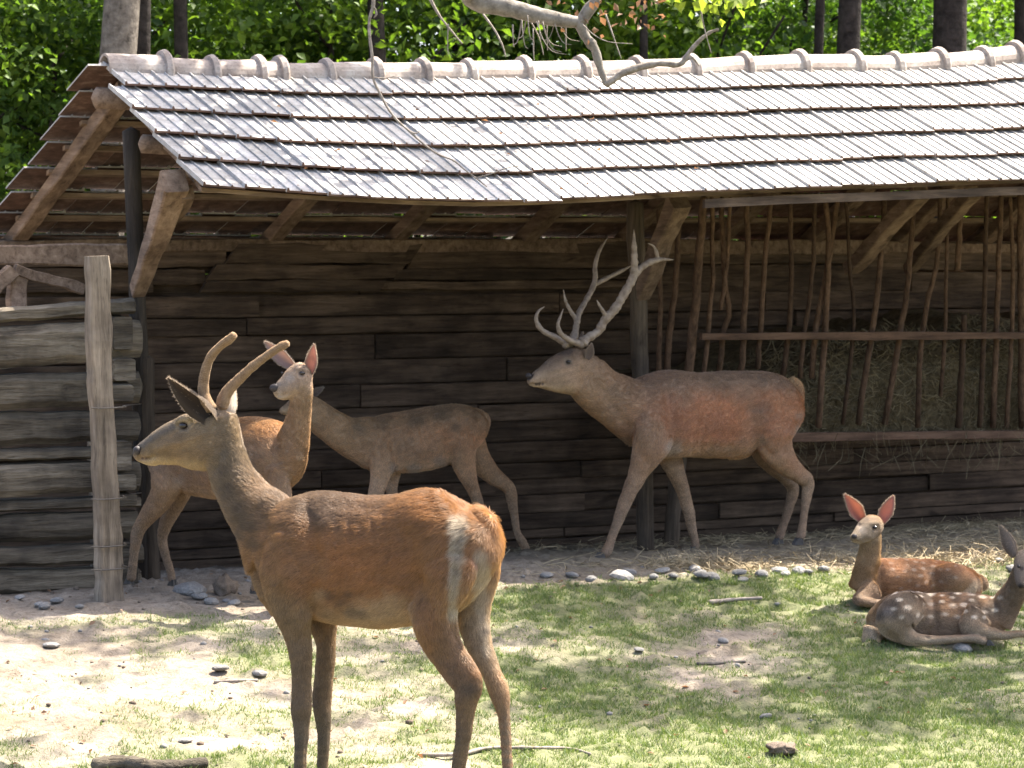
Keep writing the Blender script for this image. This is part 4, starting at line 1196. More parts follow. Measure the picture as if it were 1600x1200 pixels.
# ---------------------------------------------------------------- antlered stag
sf, sr = GP(1010, 870), GP(1240, 850)
sb = GP(1105, 862)
yf, yr = 14.55, 15.30
d2 = Deer('stag', 'brown stag with large branched antlers walking along the shed front', (976, yf), (1250, yr), sb, .0085, 5)
d2.tube([(1240, 640, 0, 30, 26), (1217, 641, 0, 55, 42), (1180, 642, 0, 62, 48), (1135, 648, 0, 68, 52), (1080, 648, 0, 66, 53), (1037, 648, 0, 69, 50), (1003, 650, 0, 60, 44), (982, 658, 0, 38, 32)],
        [(.26, .19, .15), (.20, .155, .13), (.20, .155, .125), (.19, .14, .115), (.2, .145, .115)], [(.29, .18, .12), (.28, .165, .11), (.30, .165, .105), (.31, .17, .11), (.25, .16, .115), (.22, .155, .115)], [(.36, .27, .19), (.34, .255, .18), (.30, .215, .15), (.36, .28, .21), (.22, .165, .12)], [.016, .013, .013, .015], n=40)
d2.tube([(1005, 648, 0, 54, 40), (972, 632, 0, 45, 33), (942, 614, 0, 39, 27), (918, 592, 0, 38, 25), (908, 575, 0, 32, 22)], [(.2, .15, .12), (.22, .17, .135)], [(.235, .175, .135), (.25, .19, .15), (.24, .185, .145)], [(.28, .215, .16)], [.018, .015, .01], n=28)
d2.tube([(922, 572, 0, 28, 19), (903, 579, 0, 37, 22), (880, 583, 0, 33, 20), (859, 587, 0, 25, 15), (843, 591, 0, 16.5, 12), (833, 594, 0, 11, 10), (827, 593, 0, 7, 7)],
        [(.16, .12, .1), (.10, .075, .06), (.13, .10, .085), (.14, .115, .095), (.10, .085, .075)], [(.24, .185, .145), (.23, .175, .135), (.22, .17, .135), (.25, .2, .16), (.2, .16, .13)], [(.28, .22, .165), (.32, .255, .19), (.36, .29, .22), (.42, .35, .28)], [.008, .005, .004, .003], n=28)
d2.tube([(1030, 640, .12, 30, 14), (1022, 680, .17, 38, 20), (1010, 712, .16, 27, 18), (997, 740, .13, 16, 13), (983, 770, .12, 11.5, 10), (973, 795, .12, 11, 10), (963, 820, .12, 7, 7), (955, 842, .12, 6, 6), (949, 858, .12, 8, 7.5), (943, 867, .12, 6, 7)],
        SHANK, [(.28, .175, .12), (.25, .175, .125), (.19, .15, .12), (.17, .135, .11), (.16, .13, .11)], (.25, .2, .15), [.012, .008, .005], n=40)
d2.tube([(1030, 660, -.10, 34, 14), (1042, 700, -.13, 26, 16), (1055, 735, -.12, 15, 13), (1067, 766, -.12, 10.5, 10), (1075, 794, -.12, 9.5, 9), (1080, 820, -.12, 7, 7), (1085, 842, -.12, 6, 6.5), (1087, 856, -.12, 7, 7)],
        SHANK, [(.25, .175, .125), (.22, .17, .13), (.2, .16, .13), (.17, .14, .115)], (.25, .2, .15), [.01, .007, .005], n=36)
d2.tube([(1222, 630, .10, 30, 16), (1212, 665, .17, 38, 20), (1212, 695, .16, 32, 18), (1228, 722, .13, 20, 14), (1247, 740, .12, 14.5, 11), (1262, 754, .12, 12, 9.5), (1260, 778, .12, 7.8, 7.5), (1256, 805, .12, 6.4, 6.5), (1252, 830, .12, 7.5, 7), (1250, 841, .12, 6.5, 7)],
        SHANK, [(.28, .17, .12), (.28, .17, .12), (.27, .185, .135), (.24, .18, .135), (.22, .17, .135), (.2, .16, .13)], (.3, .23, .17), [.013, .009, .006, .005], n=44)
d2.tube([(1200, 660, -.08, 36, 16), (1196, 700, -.12, 26, 16), (1212, 728, -.12, 17, 13), (1230, 748, -.12, 11, 10), (1239, 764, -.12, 10, 9), (1234, 788, -.12, 7.5, 7.5), (1226, 815, -.12, 6.5, 6.5), (1219, 834, -.12, 7, 7), (1218, 842, -.12, 6, 7)],
        SHANK, [(.24, .17, .12), (.21, .16, .12), (.18, .14, .115), (.17, .135, .11)], (.25, .2, .15), [.01, .007, .005], n=40)
d2.tube([(1140, 706, 0, 12, 12), (1160, 706, 0, 10, 10), (1172, 703, 0, 6, 6)], BELLY, (.3, .23, .16), (.34, .26, .18), .016)
d2.tube([(1236, 594, 0, 7, 8), (1247, 606, 0, 7, 8), (1250, 630, 0, 5, 6)], (.42, .32, .2), (.42, .33, .22), (.46, .38, .28), .02)
for x, y, r in ((1250, 650, 10), (1247, 672, 9), (1244, 690, 8)): d2.patch_front(x, y, r, (.42, .33, .25), .6, .8)
for x, y, r in ((1045, 640, 30), (1065, 655, 26), (1120, 660, 28)): d2.patch_front(x, y, r, (.34, .165, .095), .55, .9)
d2.patch_front(1052, 700, 17, (.40, .33, .26), .7, .7); d2.patch_front(1190, 640, 22, (.15, .115, .09), .45, .9)
d2.patch_front(1192, 688, 9, (.40, .31, .22), .6, .8)
d2.patch_front(888, 565, 8, (.30, .235, .175), .6, .6); d2.patch_front(888, 566, 5, (.05, .04, .035), .9, .4)
d2.patch_front(826, 588, 7, (.03, .025, .025), .95, .3)
for x in (838, 843, 848): d2.patch_front(x, 600, 2.6, (.06, .045, .04), .9, .5)
d2.patch_front(886, 548, 12, (.075, .055, .045), .7, .7)
for p_, r_, d_ in (([(1042, 615), (1052, 655), (1046, 695)], 9, -.016), ([(1016, 660)], 24, .016), ([(1172, 640), (1184, 690)], 13, -.018), ([(1198, 600)], 10, .012), ([(925, 590), (985, 668)], 9, -.010), ([(950, 590), (1000, 640)], 8, .006), ([(892, 602)], 12, .008), ([(831, 601), (842, 602), (852, 599)], 2.6, -.008), ([(888, 566)], 6, -.008), ([(880, 557), (893, 556)], 4.5, .010), ([(829, 588)], 3, -.005),
                   ([(915, 560), (912, 600)], 7, -.008), ([(855, 580), (880, 576)], 5, .005), ([(1212, 670)], 20, .012), ([(1235, 665), (1225, 705)], 7, -.010), ([(1190, 695), (1205, 712)], 7, -.010), ([(990, 690), (1010, 720)], 8, -.008), ([(972, 792)], 8, .004)): d2.carve(p_, r_, d_)
for k in range(6): d2.carve([(1068 + 15 * k, 615), (1075 + 14 * k, 660), (1068 + 14 * k, 700)], 4.5, -.0032)
d2.tint = (1.16, 1.0, .80); d2.bright = 1.25
d2.build(110000, 1.15, .0009, 4)
d2.ball('nose', 826, 587, .0, 5, 5, 4.5, M['nose'])
d2.ball('eye', 888, 565.5, .07, 3.6, 3.5, 2.6, M['eye'], sink=.45)
d2.ear((918, 562), (924, 536), 15, (.3, -.9, .1), (.2, .15, .12), (.22, .16, .12), .085, .1, .4)
d2.ear((902, 545), (912, 520), 14, (-.5, -.5, .2), (.2, .15, .12), (.22, .16, .12), -.07, -.1, .4)
zz4 = lambda rows: [(800 + a / 4, 340 + b / 4, l, r) for a, b, l, r in rows]
d2.antler([zz4([(330, 800, -.03, 6.5), (375, 765, -.05, 6.5), (392, 730, -.07, 5.5), (403, 670, -.10, 4.8), (418, 600, -.14, 4.6), (455, 530, -.18, 4.4), (500, 450, -.22, 4.4), (520, 380, -.25, 4.2), (520, 300, -.27, 3.5), (548, 205, -.29, 2.8), (600, 125, -.30, .5)]),
           zz4([(345, 795, -.04, 5), (270, 748, -.06, 4.8), (190, 705, -.08, 4.2), (152, 645, -.09, 3.3), (162, 590, -.09, 2.4), (202, 556, -.09, .6)]),
           zz4([(404, 640, -.12, 4), (370, 590, -.13, 3.2), (335, 520, -.14, 2.4), (321, 450, -.14, .5)]),
           zz4([(515, 420, -.24, 4), (590, 380, -.27, 3.5), (680, 335, -.29, 2.8), (755, 296, -.30, .6)])], M['antler'], .6)
d2.antler([zz4([(420, 800, .03, 7), (470, 755, .05, 7), (540, 710, .08, 6.6), (580, 640, .11, 6.8), (640, 575, .15, 7), (705, 470, .19, 7), (760, 360, .22, 6.8), (765, 250, .24, 5.2), (763, 150, .25, 3.2), (762, 75, .25, .5)]),
           zz4([(750, 385, .21, 5.5), (790, 330, .23, 6), (850, 284, .26, 5), (925, 262, .28, 3.8), (1008, 263, .29, .6)]),
           zz4([(910, 268, .27, 4), (905, 225, .28, 3), (885, 180, .28, 2), (850, 160, .28, .5)]),
           zz4([(600, 640, .12, 5), (572, 590, .13, 3.2), (545, 545, .13, 2), (530, 515, .13, .5)]),
           zz4([(430, 790, .03, 5), (365, 768, .05, 4.8), (305, 725, .07, 4), (288, 670, .08, 3), (302, 620, .08, 2), (321, 570, .08, .5)])], M['antler'], .6)
for x, y, l, w, h, f in ((939, 873, .12, 10, 11, -1), (1086, 863, -.12, 10, 11, -1), (1248, 850, .12, 10, 11, -1), (1217, 849, -.12, 10, 11, -1)): d2.hoof(x, y, l, w, h, f)

# ---------------------------------------------------------------- hind looking back, by the dark post
hb = GP(330, 930)
d3 = Deer('hind', 'hind with pricked ears looking back, standing behind the young stag by the dark post', (470, 12.38), (232, 13.0), hb, .0085, 8)
d3.tube([(250, 716, 0, 30, 28), (262, 716, 0, 45, 38), (292, 714, 0, 56, 46), (340, 718, 0, 62, 50), (388, 716, 0, 64, 50), (425, 716, 0, 60, 46), (448, 718, 0, 44, 36), (462, 716, 0, 22, 22)],
        [(.27, .185, .12), (.28, .185, .115), (.30, .185, .105)], [(.26, .19, .135), (.255, .18, .125), (.25, .175, .12)], [(.34, .26, .19), (.32, .24, .17), (.25, .18, .13)], [.015, .014], n=34)
d3.tube([(425, 752, .0, 14, 14), (434, 742, .01, 28, 24), (446, 722, .02, 35, 30), (456, 698, .04, 29, 25), (464, 668, .06, 23, 20), (469, 640, .08, 18, 16), (473, 612, .10, 17, 15), (474, 596, .10, 14, 14)], (.25, .18, .13), [(.26, .175, .12), (.26, .19, .14), (.27, .205, .155)], (.3, .23, .17), [.014, .012, .009], n=28)
d3.tube([(482, 588, .08, 17, 14), (474, 590, .10, 25, 18), (461, 597, .13, 24, 17), (447, 606, .16, 19, 14), (437, 610, .18, 15.5, 12), (430, 611, .19, 9, 9)], [(.25, .19, .15), (.30, .24, .19), (.30, .25, .2)], [(.28, .21, .165), (.31, .245, .2), (.32, .26, .21)], [(.36, .28, .22), (.42, .35, .28)], [.007, .004, .003], n=24)
d3.tube([(262, 715, .10, 36, 18), (262, 745, .13, 33, 19), (250, 778, .12, 21, 15), (232, 805, .11, 14, 12), (216, 829, .11, 10.5, 9.5), (211, 855, .11, 7.5, 7.5), (207, 885, .11, 6.5, 6.5), (205, 905, .11, 7, 7)], SHANK, [(.27, .2, .145), (.25, .19, .145), (.2, .155, .12), (.18, .14, .11)], (.3, .23, .18), [.011, .008, .006], n=36)
d3.tube([(280, 730, -.10, 30, 16), (280, 760, -.11, 24, 16), (268, 795, -.11, 15, 12), (257, 825, -.11, 10, 9.5), (254, 845, -.11, 8, 8), (260, 872, -.11, 6, 6.5), (267, 897, -.11, 6, 6.5), (269, 908, -.11, 6.5, 7)], SHANK, [(.3, .225, .165), (.25, .19, .145), (.2, .155, .12), (.17, .13, .1)], (.3, .23, .18), [.011, .008, .006], n=36)
for x, l in ((448, .10), (400, -.10)):
    d3.tube([(x - 16, 730, l, 24, 18), (x - 8, 772, l, 15, 14), (x - 2, 820, l, 10.5, 10), (x, 848, l, 10, 9.5), (x, 880, l, 7, 7), (x, 912, l, 7, 7), (x - 3, 922, l, 6.5, 7)], SHANK, [(.26, .18, .125), (.22, .165, .125), (.18, .14, .11)], (.3, .23, .18), [.01, .006], n=30)
d3.patch_front(278, 752, 12, (.44, .36, .29), .6, .8)
d3.patch_front(468, 716, 9, (.38, .28, .19), .5, .8)
d3.patch_front(472, 582.5, 6.5, (.14, .11, .095), .8, .6); d3.patch_front(436, 601, 4, (.2, .17, .15), .6, .6)
d3.patch_front(427, 607, 7.5, (.035, .03, .032), .95, .35)
d3.patch_front(452, 590, 9, (.40, .34, .29), .6, .8); d3.patch_front(464, 572, 8, (.17, .13, .105), .6, .8); d3.patch_front(445, 600, 6, (.2, .165, .14), .5, .8); d3.patch_front(438, 617, 6, (.42, .36, .3), .6, .8)
for p_, r_, d_ in (([(472, 583)], 5, -.006), ([(466, 576), (480, 577)], 4, .008), ([(432, 618), (441, 619), (448, 616)], 2.4, -.006), ([(462, 606)], 9, .005), ([(452, 660), (448, 700)], 8, -.008), ([(466, 716)], 8, .012), ([(430, 690), (440, 740)], 9, -.010), ([(408, 715)], 20, .012), ([(262, 760)], 12, .008), ([(246, 700)], 10, .008)): d3.carve(p_, r_, d_)
d3.tint = (1.10, 1.0, .84); d3.bright = 1.12
d3.build(90000, 1.15, .0009, 4)
d3.ball('nose', 429, 606, .2, 8, 4.5, 6.5, M['nose'], sink=.7)
d3.ball('eye', 472, 583, .12, 5.0, 3.4, 2.9, M['eye'], sink=.4); d3.ball('eye', 441, 583, .14, 2.4, 2.5, 2.6, M['eye'], on_skin=False)
d3.ear((459, 575), (417, 534), 25, (-.1, -1, -.25), (.36, .24, .2), (.26, .2, .16), .10, .10, .45)
d3.ear((484, 585), (492, 537), 20, (-.15, -1, .1), (.48, .23, .19), (.3, .23, .18), .08, .08, .5)
for x, y, l in ((203, 911, .11), (271, 914, -.11), (445, 928, .10), (397, 926, -.10)): d3.hoof(x, y, l, 9, 10, 1 if x < 300 else -1)

# ---------------------------------------------------------------- slim young hind against the wall
yb = GP(700, 880)
d4 = Deer('yearling_hind', 'slim greyish hind walking past the plank wall, its head hidden behind another hind', (570, 15.2), (760, 15.85), yb, .009, 12)
d4.tube([(750, 664, 0, 20, 20), (736, 668, 0, 34, 30), (712, 674, 0, 44, 36), (675, 684, 0, 49, 38), (630, 691, 0, 48, 38), (592, 694, 0, 45, 34), (568, 693, 0, 32, 26)], [(.24, .19, .14), (.21, .165, .125), (.22, .165, .12)], [(.26, .195, .145), (.27, .195, .145), (.25, .19, .145)], [(.36, .3, .24), (.36, .295, .235), (.28, .22, .17)], [.013, .012], n=34)
d4.tube([(580, 692, 0, 42, 28), (545, 682, 0, 31, 22), (512, 662, 0, 26, 18), (488, 645, 0, 24, 17), (472, 632, 0, 20, 15)], (.2, .16, .12), [(.23, .18, .135)], (.28, .22, .17), [.012, .01], n=24)
d4.tube([(478, 625, 0, 16, 13), (468, 630, 0, 17, 13), (455, 637, 0, 12, 10), (446, 641, 0, 8, 8), (440, 643, 0, 5, 6)], (.16, .125, .1), (.2, .16, .12), (.26, .21, .16), .004, n=18)
d4.tube([(600, 690, .10, 24, 12), (598, 722, .12, 24, 15), (592, 752, .11, 15, 12), (584, 785, .11, 10, 9), (578, 812, .11, 8.5, 8), (575, 845, .11, 6, 6), (574, 868, .11, 6.5, 6.5)], SHANK, [(.27, .21, .16), (.26, .21, .17), (.2, .16, .13)], (.3, .23, .18), [.009, .006], n=30)
d4.tube([(608, 690, -.08, 24, 12), (612, 730, -.10, 18, 13), (612, 765, -.10, 10, 9), (616, 800, -.10, 8, 8), (620, 840, -.10, 6, 6), (622, 862, -.10, 6.5, 6.5)], SHANK, [(.24, .19, .15), (.2, .16, .13)], (.3, .23, .18), [.008, .006], n=28)
d4.tube([(730, 664, .09, 26, 13), (722, 695, .13, 27, 16), (726, 728, .12, 20, 13), (738, 760, .11, 11, 10), (748, 790, .11, 8.5, 8.5), (748, 825, .11, 6, 6), (745, 855, .11, 6.5, 6.5), (742, 866, .11, 6, 6)], SHANK, [(.26, .19, .14), (.28, .21, .16), (.24, .19, .15), (.2, .16, .13)], (.3, .24, .19), [.011, .007], n=34)
d4.tube([(732, 675, -.08, 26, 13), (745, 712, -.10, 22, 14), (765, 738, -.10, 16, 12), (786, 754, -.10, 11, 9), (797, 766, -.10, 9.5, 8.5), (802, 795, -.10, 6.5, 6.5), (808, 830, -.10, 5.5, 6), (819, 852, -.10, 6.5, 6.5), (824, 861, -.10, 5.5, 6)], SHANK, [(.25, .19, .14), (.24, .19, .15), (.2, .165, .135), (.18, .145, .12)], (.3, .24, .19), [.01, .007], n=40)
d4.tube([(742, 644, 0, 7, 7), (757, 654, 0, 8, 8), (758, 674, 0, 5, 5)], (.4, .33, .26), (.44, .37, .3), (.5, .43, .36), .02)
for x, y, r in ((600, 660, 18), (650, 655, 18), (690, 650, 16), (560, 668, 14), (712, 668, 10)): d4.patch_front(x, y, r, (.13, .105, .08), .5, .9)
for x, y, r in ((690, 722, 12), (650, 734, 14), (615, 730, 10)): d4.patch_front(x, y, r, (.40, .33, .27), .6, .8)
for p_, r_, d_ in (([(612, 670), (620, 715)], 9, -.014), ([(592, 700)], 16, .012), ([(702, 675), (706, 715)], 10, -.016), ([(712, 648)], 9, .012), ([(724, 690)], 14, .010), ([(545, 670), (570, 700)], 8, -.010), ([(735, 655)], 8, .008)): d4.carve(p_, r_, d_)
for k in range(5): d4.carve([(632 + 13 * k, 665), (640 + 12 * k, 700), (634 + 12 * k, 725)], 3.8, -.003)
d4.tint = (1.16, 1.0, .80); d4.bright = 1.75
d4.build(70000, 1.15, .001, 4)
d4.ear((480, 622), (505, 606), 12, (0, -1, .2), (.2, .15, .12), (.2, .16, .12), -.03, -.05, .4)
d4.ear((476, 620), (468, 598), 12, (0, -1, .2), (.2, .15, .12), (.2, .16, .12), .03, .03, .4)
d4.ball('eye', 468, 626, .05, 2.5, 2.2, 2.2, M['eye'])
for x, y, l in ((572, 874, .11), (622, 867, -.10), (739, 871, .11), (825, 866, -.10)): d4.hoof(x, y, l, 8, 9, -1)

# ---------------------------------------------------------------- the two fawns lying on the grass
def spot_fn(region, n, r, seed, amt=1.0):
    def f(dr, V, N):
        px, py = dr.project(V)
        m = np.where(region(px, py) & (N[:, 1] < .5))[0]
        rg = np.random.default_rng(seed)
        w = np.zeros(len(V))
        if len(m) == 0: return w
        c = []
        for k in rg.permutation(m):
            if all(np.linalg.norm(V[k] - q) > r * 3.3 for q in c): c.append(V[k])
            if len(c) >= n: break
        for q in c:
            w = np.maximum(w, rg.uniform(.35, 1) * (1 - sstep(.35, 1.25, np.linalg.norm((V - q) * [.75, .75, 1.35], axis=1) / (r * rg.uniform(.6, 1.15)))))
        return amt * np.clip(w * 1.5, 0, .95) * (.55 + .9 * fbm(V * 60, 2, 9))
    return f
f1b = GP(1420, 945)
yf1 = float(GP(1385, 943)[1])
d5 = Deer('fawn', 'reddish faintly spotted fawn lying on the grass with big pink ears and raised head', (1340, yf1 - .02), (1530, yf1 + .22), f1b, .006, 21)
d5.tube([(1526, 918, 0, 16, 17), (1508, 915, 0, 29, 32), (1470, 910, 0, 34, 40), (1430, 908, 0, 34, 40), (1390, 906, 0, 33, 36), (1360, 905, 0, 31, 30), (1342, 908, 0, 24, 22)], [(.36, .19, .09), (.34, .17, .08), (.33, .165, .08)], [(.33, .19, .1), (.36, .2, .105)], [(.42, .33, .24), (.3, .2, .13)], [.012, .011], n=34)
d5.tube([(1352, 915, .03, 27, 25), (1354, 893, .05, 21, 19), (1358, 868, .06, 17.5, 16), (1361, 846, .07, 16, 15), (1362, 828, .07, 14, 13)], (.26, .17, .1), [(.32, .225, .14), (.32, .24, .16)], (.34, .26, .18), [.01, .008], n=26)
d5.tube([(1370, 818, .05, 14, 14), (1362, 822, .07, 19, 17), (1353, 829, .10, 18, 15), (1343, 837, .125, 13, 11), (1337, 840, .14, 9, 9), (1333, 840, .15, 5, 6)], [(.24, .165, .11), (.26, .19, .13), (.24, .185, .14)], [(.27, .20, .135), (.28, .215, .15)], [(.36, .29, .22), (.40, .34, .27)], [.006, .004], n=26)
d5.patch_front(1354, 811, 7, (.13, .09, .065), .6, .8); d5.patch_front(1346, 831, 5, (.15, .115, .09), .6, .8)
d5.tube([(1462, 905, .10, 20, 14), (1485, 905, .15, 24, 16), (1508, 912, .15, 20, 15), (1500, 930, .16, 14, 12), (1460, 938, .17, 9, 9), (1425, 940, .17, 7, 7)], (.34, .18, .09), [(.34, .2, .11), (.40, .29, .2), (.36, .27, .19)], (.4, .3, .2), [.011, .007], n=30)
d5.tube([(1365, 920, .10, 20, 14), (1350, 932, .13, 14, 12), (1342, 938, .16, 9, 9), (1362, 942, .18, 7, 7), (1395, 943, .19, 6, 6)], SHANK, [(.3, .2, .13), (.2, .14, .1)], (.2, .15, .1), [.009, .006], n=26)
d5.tube([(1518, 905, 0, 8, 8), (1533, 908, 0, 8, 8), (1538, 918, 0, 6, 6)], (.5, .42, .32), (.52, .44, .34), (.6, .52, .42), .02)
for x, y, r in ((1528, 912, 12), (1518, 922, 11)): d5.patch_front(x, y, r, (.50, .42, .32), .6, .8)
d5.patch_front(1367, 824, 5, (.08, .06, .05), .85, .6); d5.patch_front(1334, 838, 5.5, (.04, .032, .03), .95, .4)
d5.patch_front(1347, 826, 9, (.46, .38, .3), .5, .8); d5.patch_front(1343, 820, 3, (.1, .07, .06), .6, .7)
for p_, r_, d_ in (([(1367, 824)], 4.5, -.006), ([(1362, 818), (1372, 818)], 3.5, .006), ([(1338, 846), (1346, 848)], 2.2, -.005), ([(1343, 820)], 3.5, -.004), ([(1352, 836), (1362, 840)], 5, .004), ([(1374, 890), (1380, 925)], 7, -.010), ([(1450, 890), (1462, 925)], 8, -.010), ([(1488, 900)], 16, .010)): d5.carve(p_, r_, d_)
d5.build(90000, 1.15, .0008, 5, spot_fn(lambda x, y: (x > 1385) & (x < 1500) & (y < 925), 46, .012, 4, .4))
d5.ball('nose', 1335, 838, .16, 4.6, 4, 4, M['nose'], sink=.4)
d5.ball('eye', 1367, 824, .1, 3.4, 2.6, 2.4, M['eye'], sink=.25); d5.ball('eye', 1343.5, 820, .1, 2, 2.5, 2.2, M['eye'], on_skin=False)
d5.ear((1349, 814), (1318, 771), 25, (.1, -1, .05), (.50, .20, .15), (.3, .22, .16), .07, .06, .5)
d5.ear((1376, 818), (1396, 775), 23, (-.2, -1, .05), (.50, .20, .15), (.3, .22, .16), .05, .03, .5)
d5.hoof(1398, 947, .20, 7, 8, 1); d5.hoof(1420, 944, .18, 7, 8, -1)

f2b = GP(1470, 1008)
yf2 = float(GP(1460, 1008)[1])
d6 = Deer('fawn', 'dark-headed spotted fawn lying with hind legs stretched along the grass, cut by the picture edge', (1580, yf2 + .10), (1360, yf2 + .12), f2b, .006, 27)
d6.tube([(1366, 985, 0, 22, 22), (1382, 976, 0, 34, 36), (1412, 968, 0, 44, 44), (1450, 970, 0, 42, 44), (1500, 968, 0, 42, 42), (1540, 966, 0, 36, 36), (1566, 970, 0, 24, 26)], [(.26, .18, .115), (.15, .1, .065), (.22, .125, .07), (.27, .155, .085), (.25, .16, .1)], [(.33, .24, .16), (.26, .18, .12), (.30, .19, .115), (.30, .2, .13)], [(.46, .38, .29), (.42, .33, .25), (.36, .28, .2)], [.012, .011], n=34)
d6.tube([(1556, 968, .02, 28, 26), (1572, 945, .03, 23, 22), (1588, 918, .05, 18, 18), (1598, 893, .07, 16, 16), (1600, 880, .07, 13, 13)], (.14, .1, .07), [(.17, .12, .08), (.15, .11, .08)], (.2, .15, .11), [.01, .007], n=26)
d6.tube([(1604, 868, .05, 14, 15), (1603, 878, .08, 18, 17), (1599, 893, .13, 15, 14), (1596, 906, .17, 11, 10), (1595, 913, .19, 8, 8), (1595, 917, .20, 5, 5)], (.15, .11, .085), [(.15, .11, .085), (.13, .1, .08)], (.22, .17, .13), [.005, .003], n=24)
d6.tube([(1438, 950, .12, 18, 12), (1415, 955, .18, 32, 20), (1400, 972, .20, 32, 20), (1412, 990, .20, 18, 15), (1430, 999, .21, 11, 11), (1465, 1000, .22, 6.5, 6.5), (1500, 998, .22, 5.2, 5.5), (1522, 998, .22, 6, 6), (1540, 1003, .22, 4.8, 5)], (.2, .14, .1), [(.25, .18, .125), (.33, .25, .18), (.36, .28, .2), (.34, .27, .2), (.28, .22, .17)], (.4, .32, .25), [.012, .008, .006], n=44)
d6.tube([(1366, 985, .12, 18, 12), (1360, 1000, .14, 12, 10), (1372, 1005, .15, 8, 8)], (.36, .28, .2), (.38, .3, .22), (.42, .34, .26), .01)
d6.tube([(1530, 960, .12, 24, 12), (1518, 978, .16, 18, 14), (1540, 988, .18, 11, 10), (1570, 993, .19, 7, 7), (1600, 991, .19, 5.5, 5.5), (1640, 1000, .19, 5, 5)], SHANK, [(.3, .22, .15), (.33, .26, .19), (.3, .23, .17)], (.38, .3, .22), [.01, .007], n=34)
d6.tube([(1428, 1000, .16, 9, 9), (1416, 1004, .14, 7, 7), (1400, 1004, .1, 6, 6)], SHANK, (.2, .15, .11), (.2, .15, .1), .006)
for x, y, r in ((1420, 930, 20), (1445, 928, 18), (1395, 948, 18), (1376, 960, 12), (1490, 932, 14), (1520, 938, 16), (1545, 950, 16)): d6.patch_front(x, y, r, (.07, .05, .036), .7, .8)
d6.patch_front(1388, 955, 10, (.4, .34, .3), .45, .9); d6.patch_front(1595, 915, 6, (.03, .025, .025), .95, .4)
d6.patch_front(1597, 888, 4, (.04, .03, .025), .9, .5)
for x, y, r in ((1362, 980, 10), (1366, 992, 9), (1380, 985, 12)): d6.patch_front(x, y, r, (.48, .4, .31), .55, .8)
for p_, r_, d_ in (([(1455, 930), (1462, 975), (1450, 992)], 7, -.014), ([(1412, 955)], 20, .010), ([(1525, 940), (1512, 975)], 7, -.008), ([(1380, 985), (1395, 1000)], 8, -.010), ([(1592, 886)], 4, -.005)): d6.carve(p_, r_, d_)
d6.tint = (1.02, 1.0, .93); d6.bright = 1.15
d6.build(90000, 1.15, .0008, 5, spot_fn(lambda x, y: (x > 1395) & (x < 1565) & (y < 965), 95, .016, 6))
d6.ear((1586, 870), (1561, 821), 23, (.25, .9, .2), (.2, .16, .13), (.15, .12, .1), .06, .03, .4)
d6.ear((1616, 868), (1642, 824), 23, (-.2, -1, .1), (.4, .2, .16), (.2, .16, .13), .04, .03, .4)
d6.ball('eye', 1592, 885, .1, 2.8, 2.6, 2.6, M['eye'], sink=.25)
d6.hoof(1545, 1007, .22, 7, 8, -1); d6.hoof(1645, 1006, .19, 7, 8, -1)

# ================================================================== TREES
def leaf_cloud(centers, size, seed, flat=.35, droop=0.0):
    """one folded leaf (two quads) per centre -> V, F, rnd per vertex"""
    rg = np.random.default_rng(seed)
    n = len(centers)
    nrm = rg.normal(size=(n, 3)); nrm[:, 2] = np.abs(nrm[:, 2]) + flat; nrm /= np.linalg.norm(nrm, axis=1)[:, None]
    e = np.cross(nrm, rg.normal(size=(n, 3))); e[:, 2] -= droop; e -= nrm * (e * nrm).sum(1)[:, None]; e /= np.linalg.norm(e, axis=1)[:, None] + 1e-9
    w = np.cross(nrm, e)
    L = size * (.55 + .8 * rg.random((n, 1)))
    W = L * (.26 + .1 * rg.random((n, 1)))
    fold = nrm * W * .45
    a = centers - e * L * .5; t = centers + e * L * .5; m = centers + e * L * .02
    V = np.stack([a, m + w * W + fold, t - nrm * L * .08, m - w * W + fold], 1).reshape(-1, 3)
    i = np.arange(n)[:, None] * 4
    Fq = np.concatenate([i + np.array([[0, 1, 2]]), i + np.array([[0, 2, 3]])], 0)
    rnd = np.repeat(np.clip(rg.normal(.45, .25, n), 0, 1), 4)
    return V, Fq, rnd
def leaf_mesh(name, centers, size, seed, mat, **kw):
    V, Fq, rnd = leaf_cloud(centers, size, seed, **kw)
    me = mesh_data(name, V, Fq)
    me.attributes.new('rnd', 'FLOAT', 'POINT').data.foreach_set('value', rnd.astype(np.float32))
    me.materials.append(mat)
    return me
def clumps(rg, n, rx, ry, rz, zc, per, r):
    """leaf centres gathered into sprays through an uneven crown"""
    out = []
    for k in range(n):
        v = rg.normal(size=3); v /= np.linalg.norm(v)
        c = v * np.array([rx, ry, rz]) * rg.random() ** (.33) * rg.uniform(.7, 1.08) + [0, 0, zc]
        q = rg.normal(size=(per, 3)) * np.array([r, r, r * .45])
        out.append(c + q + np.array([0, 0, -1]) * (np.linalg.norm(q[:, :2], axis=1) ** 2)[:, None] * .5)
    return np.concatenate(out)
rgt = np.random.default_rng(99)
bush_me = [leaf_mesh('crown', clumps(rgt, 85, 1.6, 1.5, 1.9, 3.3, 105, .21), .09 if k else .075, 5 + k, M['leaf'] if k != 1 else M['leaf_shaded']) for k in range(3)]
tall_me = [leaf_mesh('crown', clumps(rgt, 60, 3.0, 3.0, 2.3, 9.0, 45, .45), .17, 15 + k, M['leaf'] if k else M['leaf_shaded']) for k in range(2)]
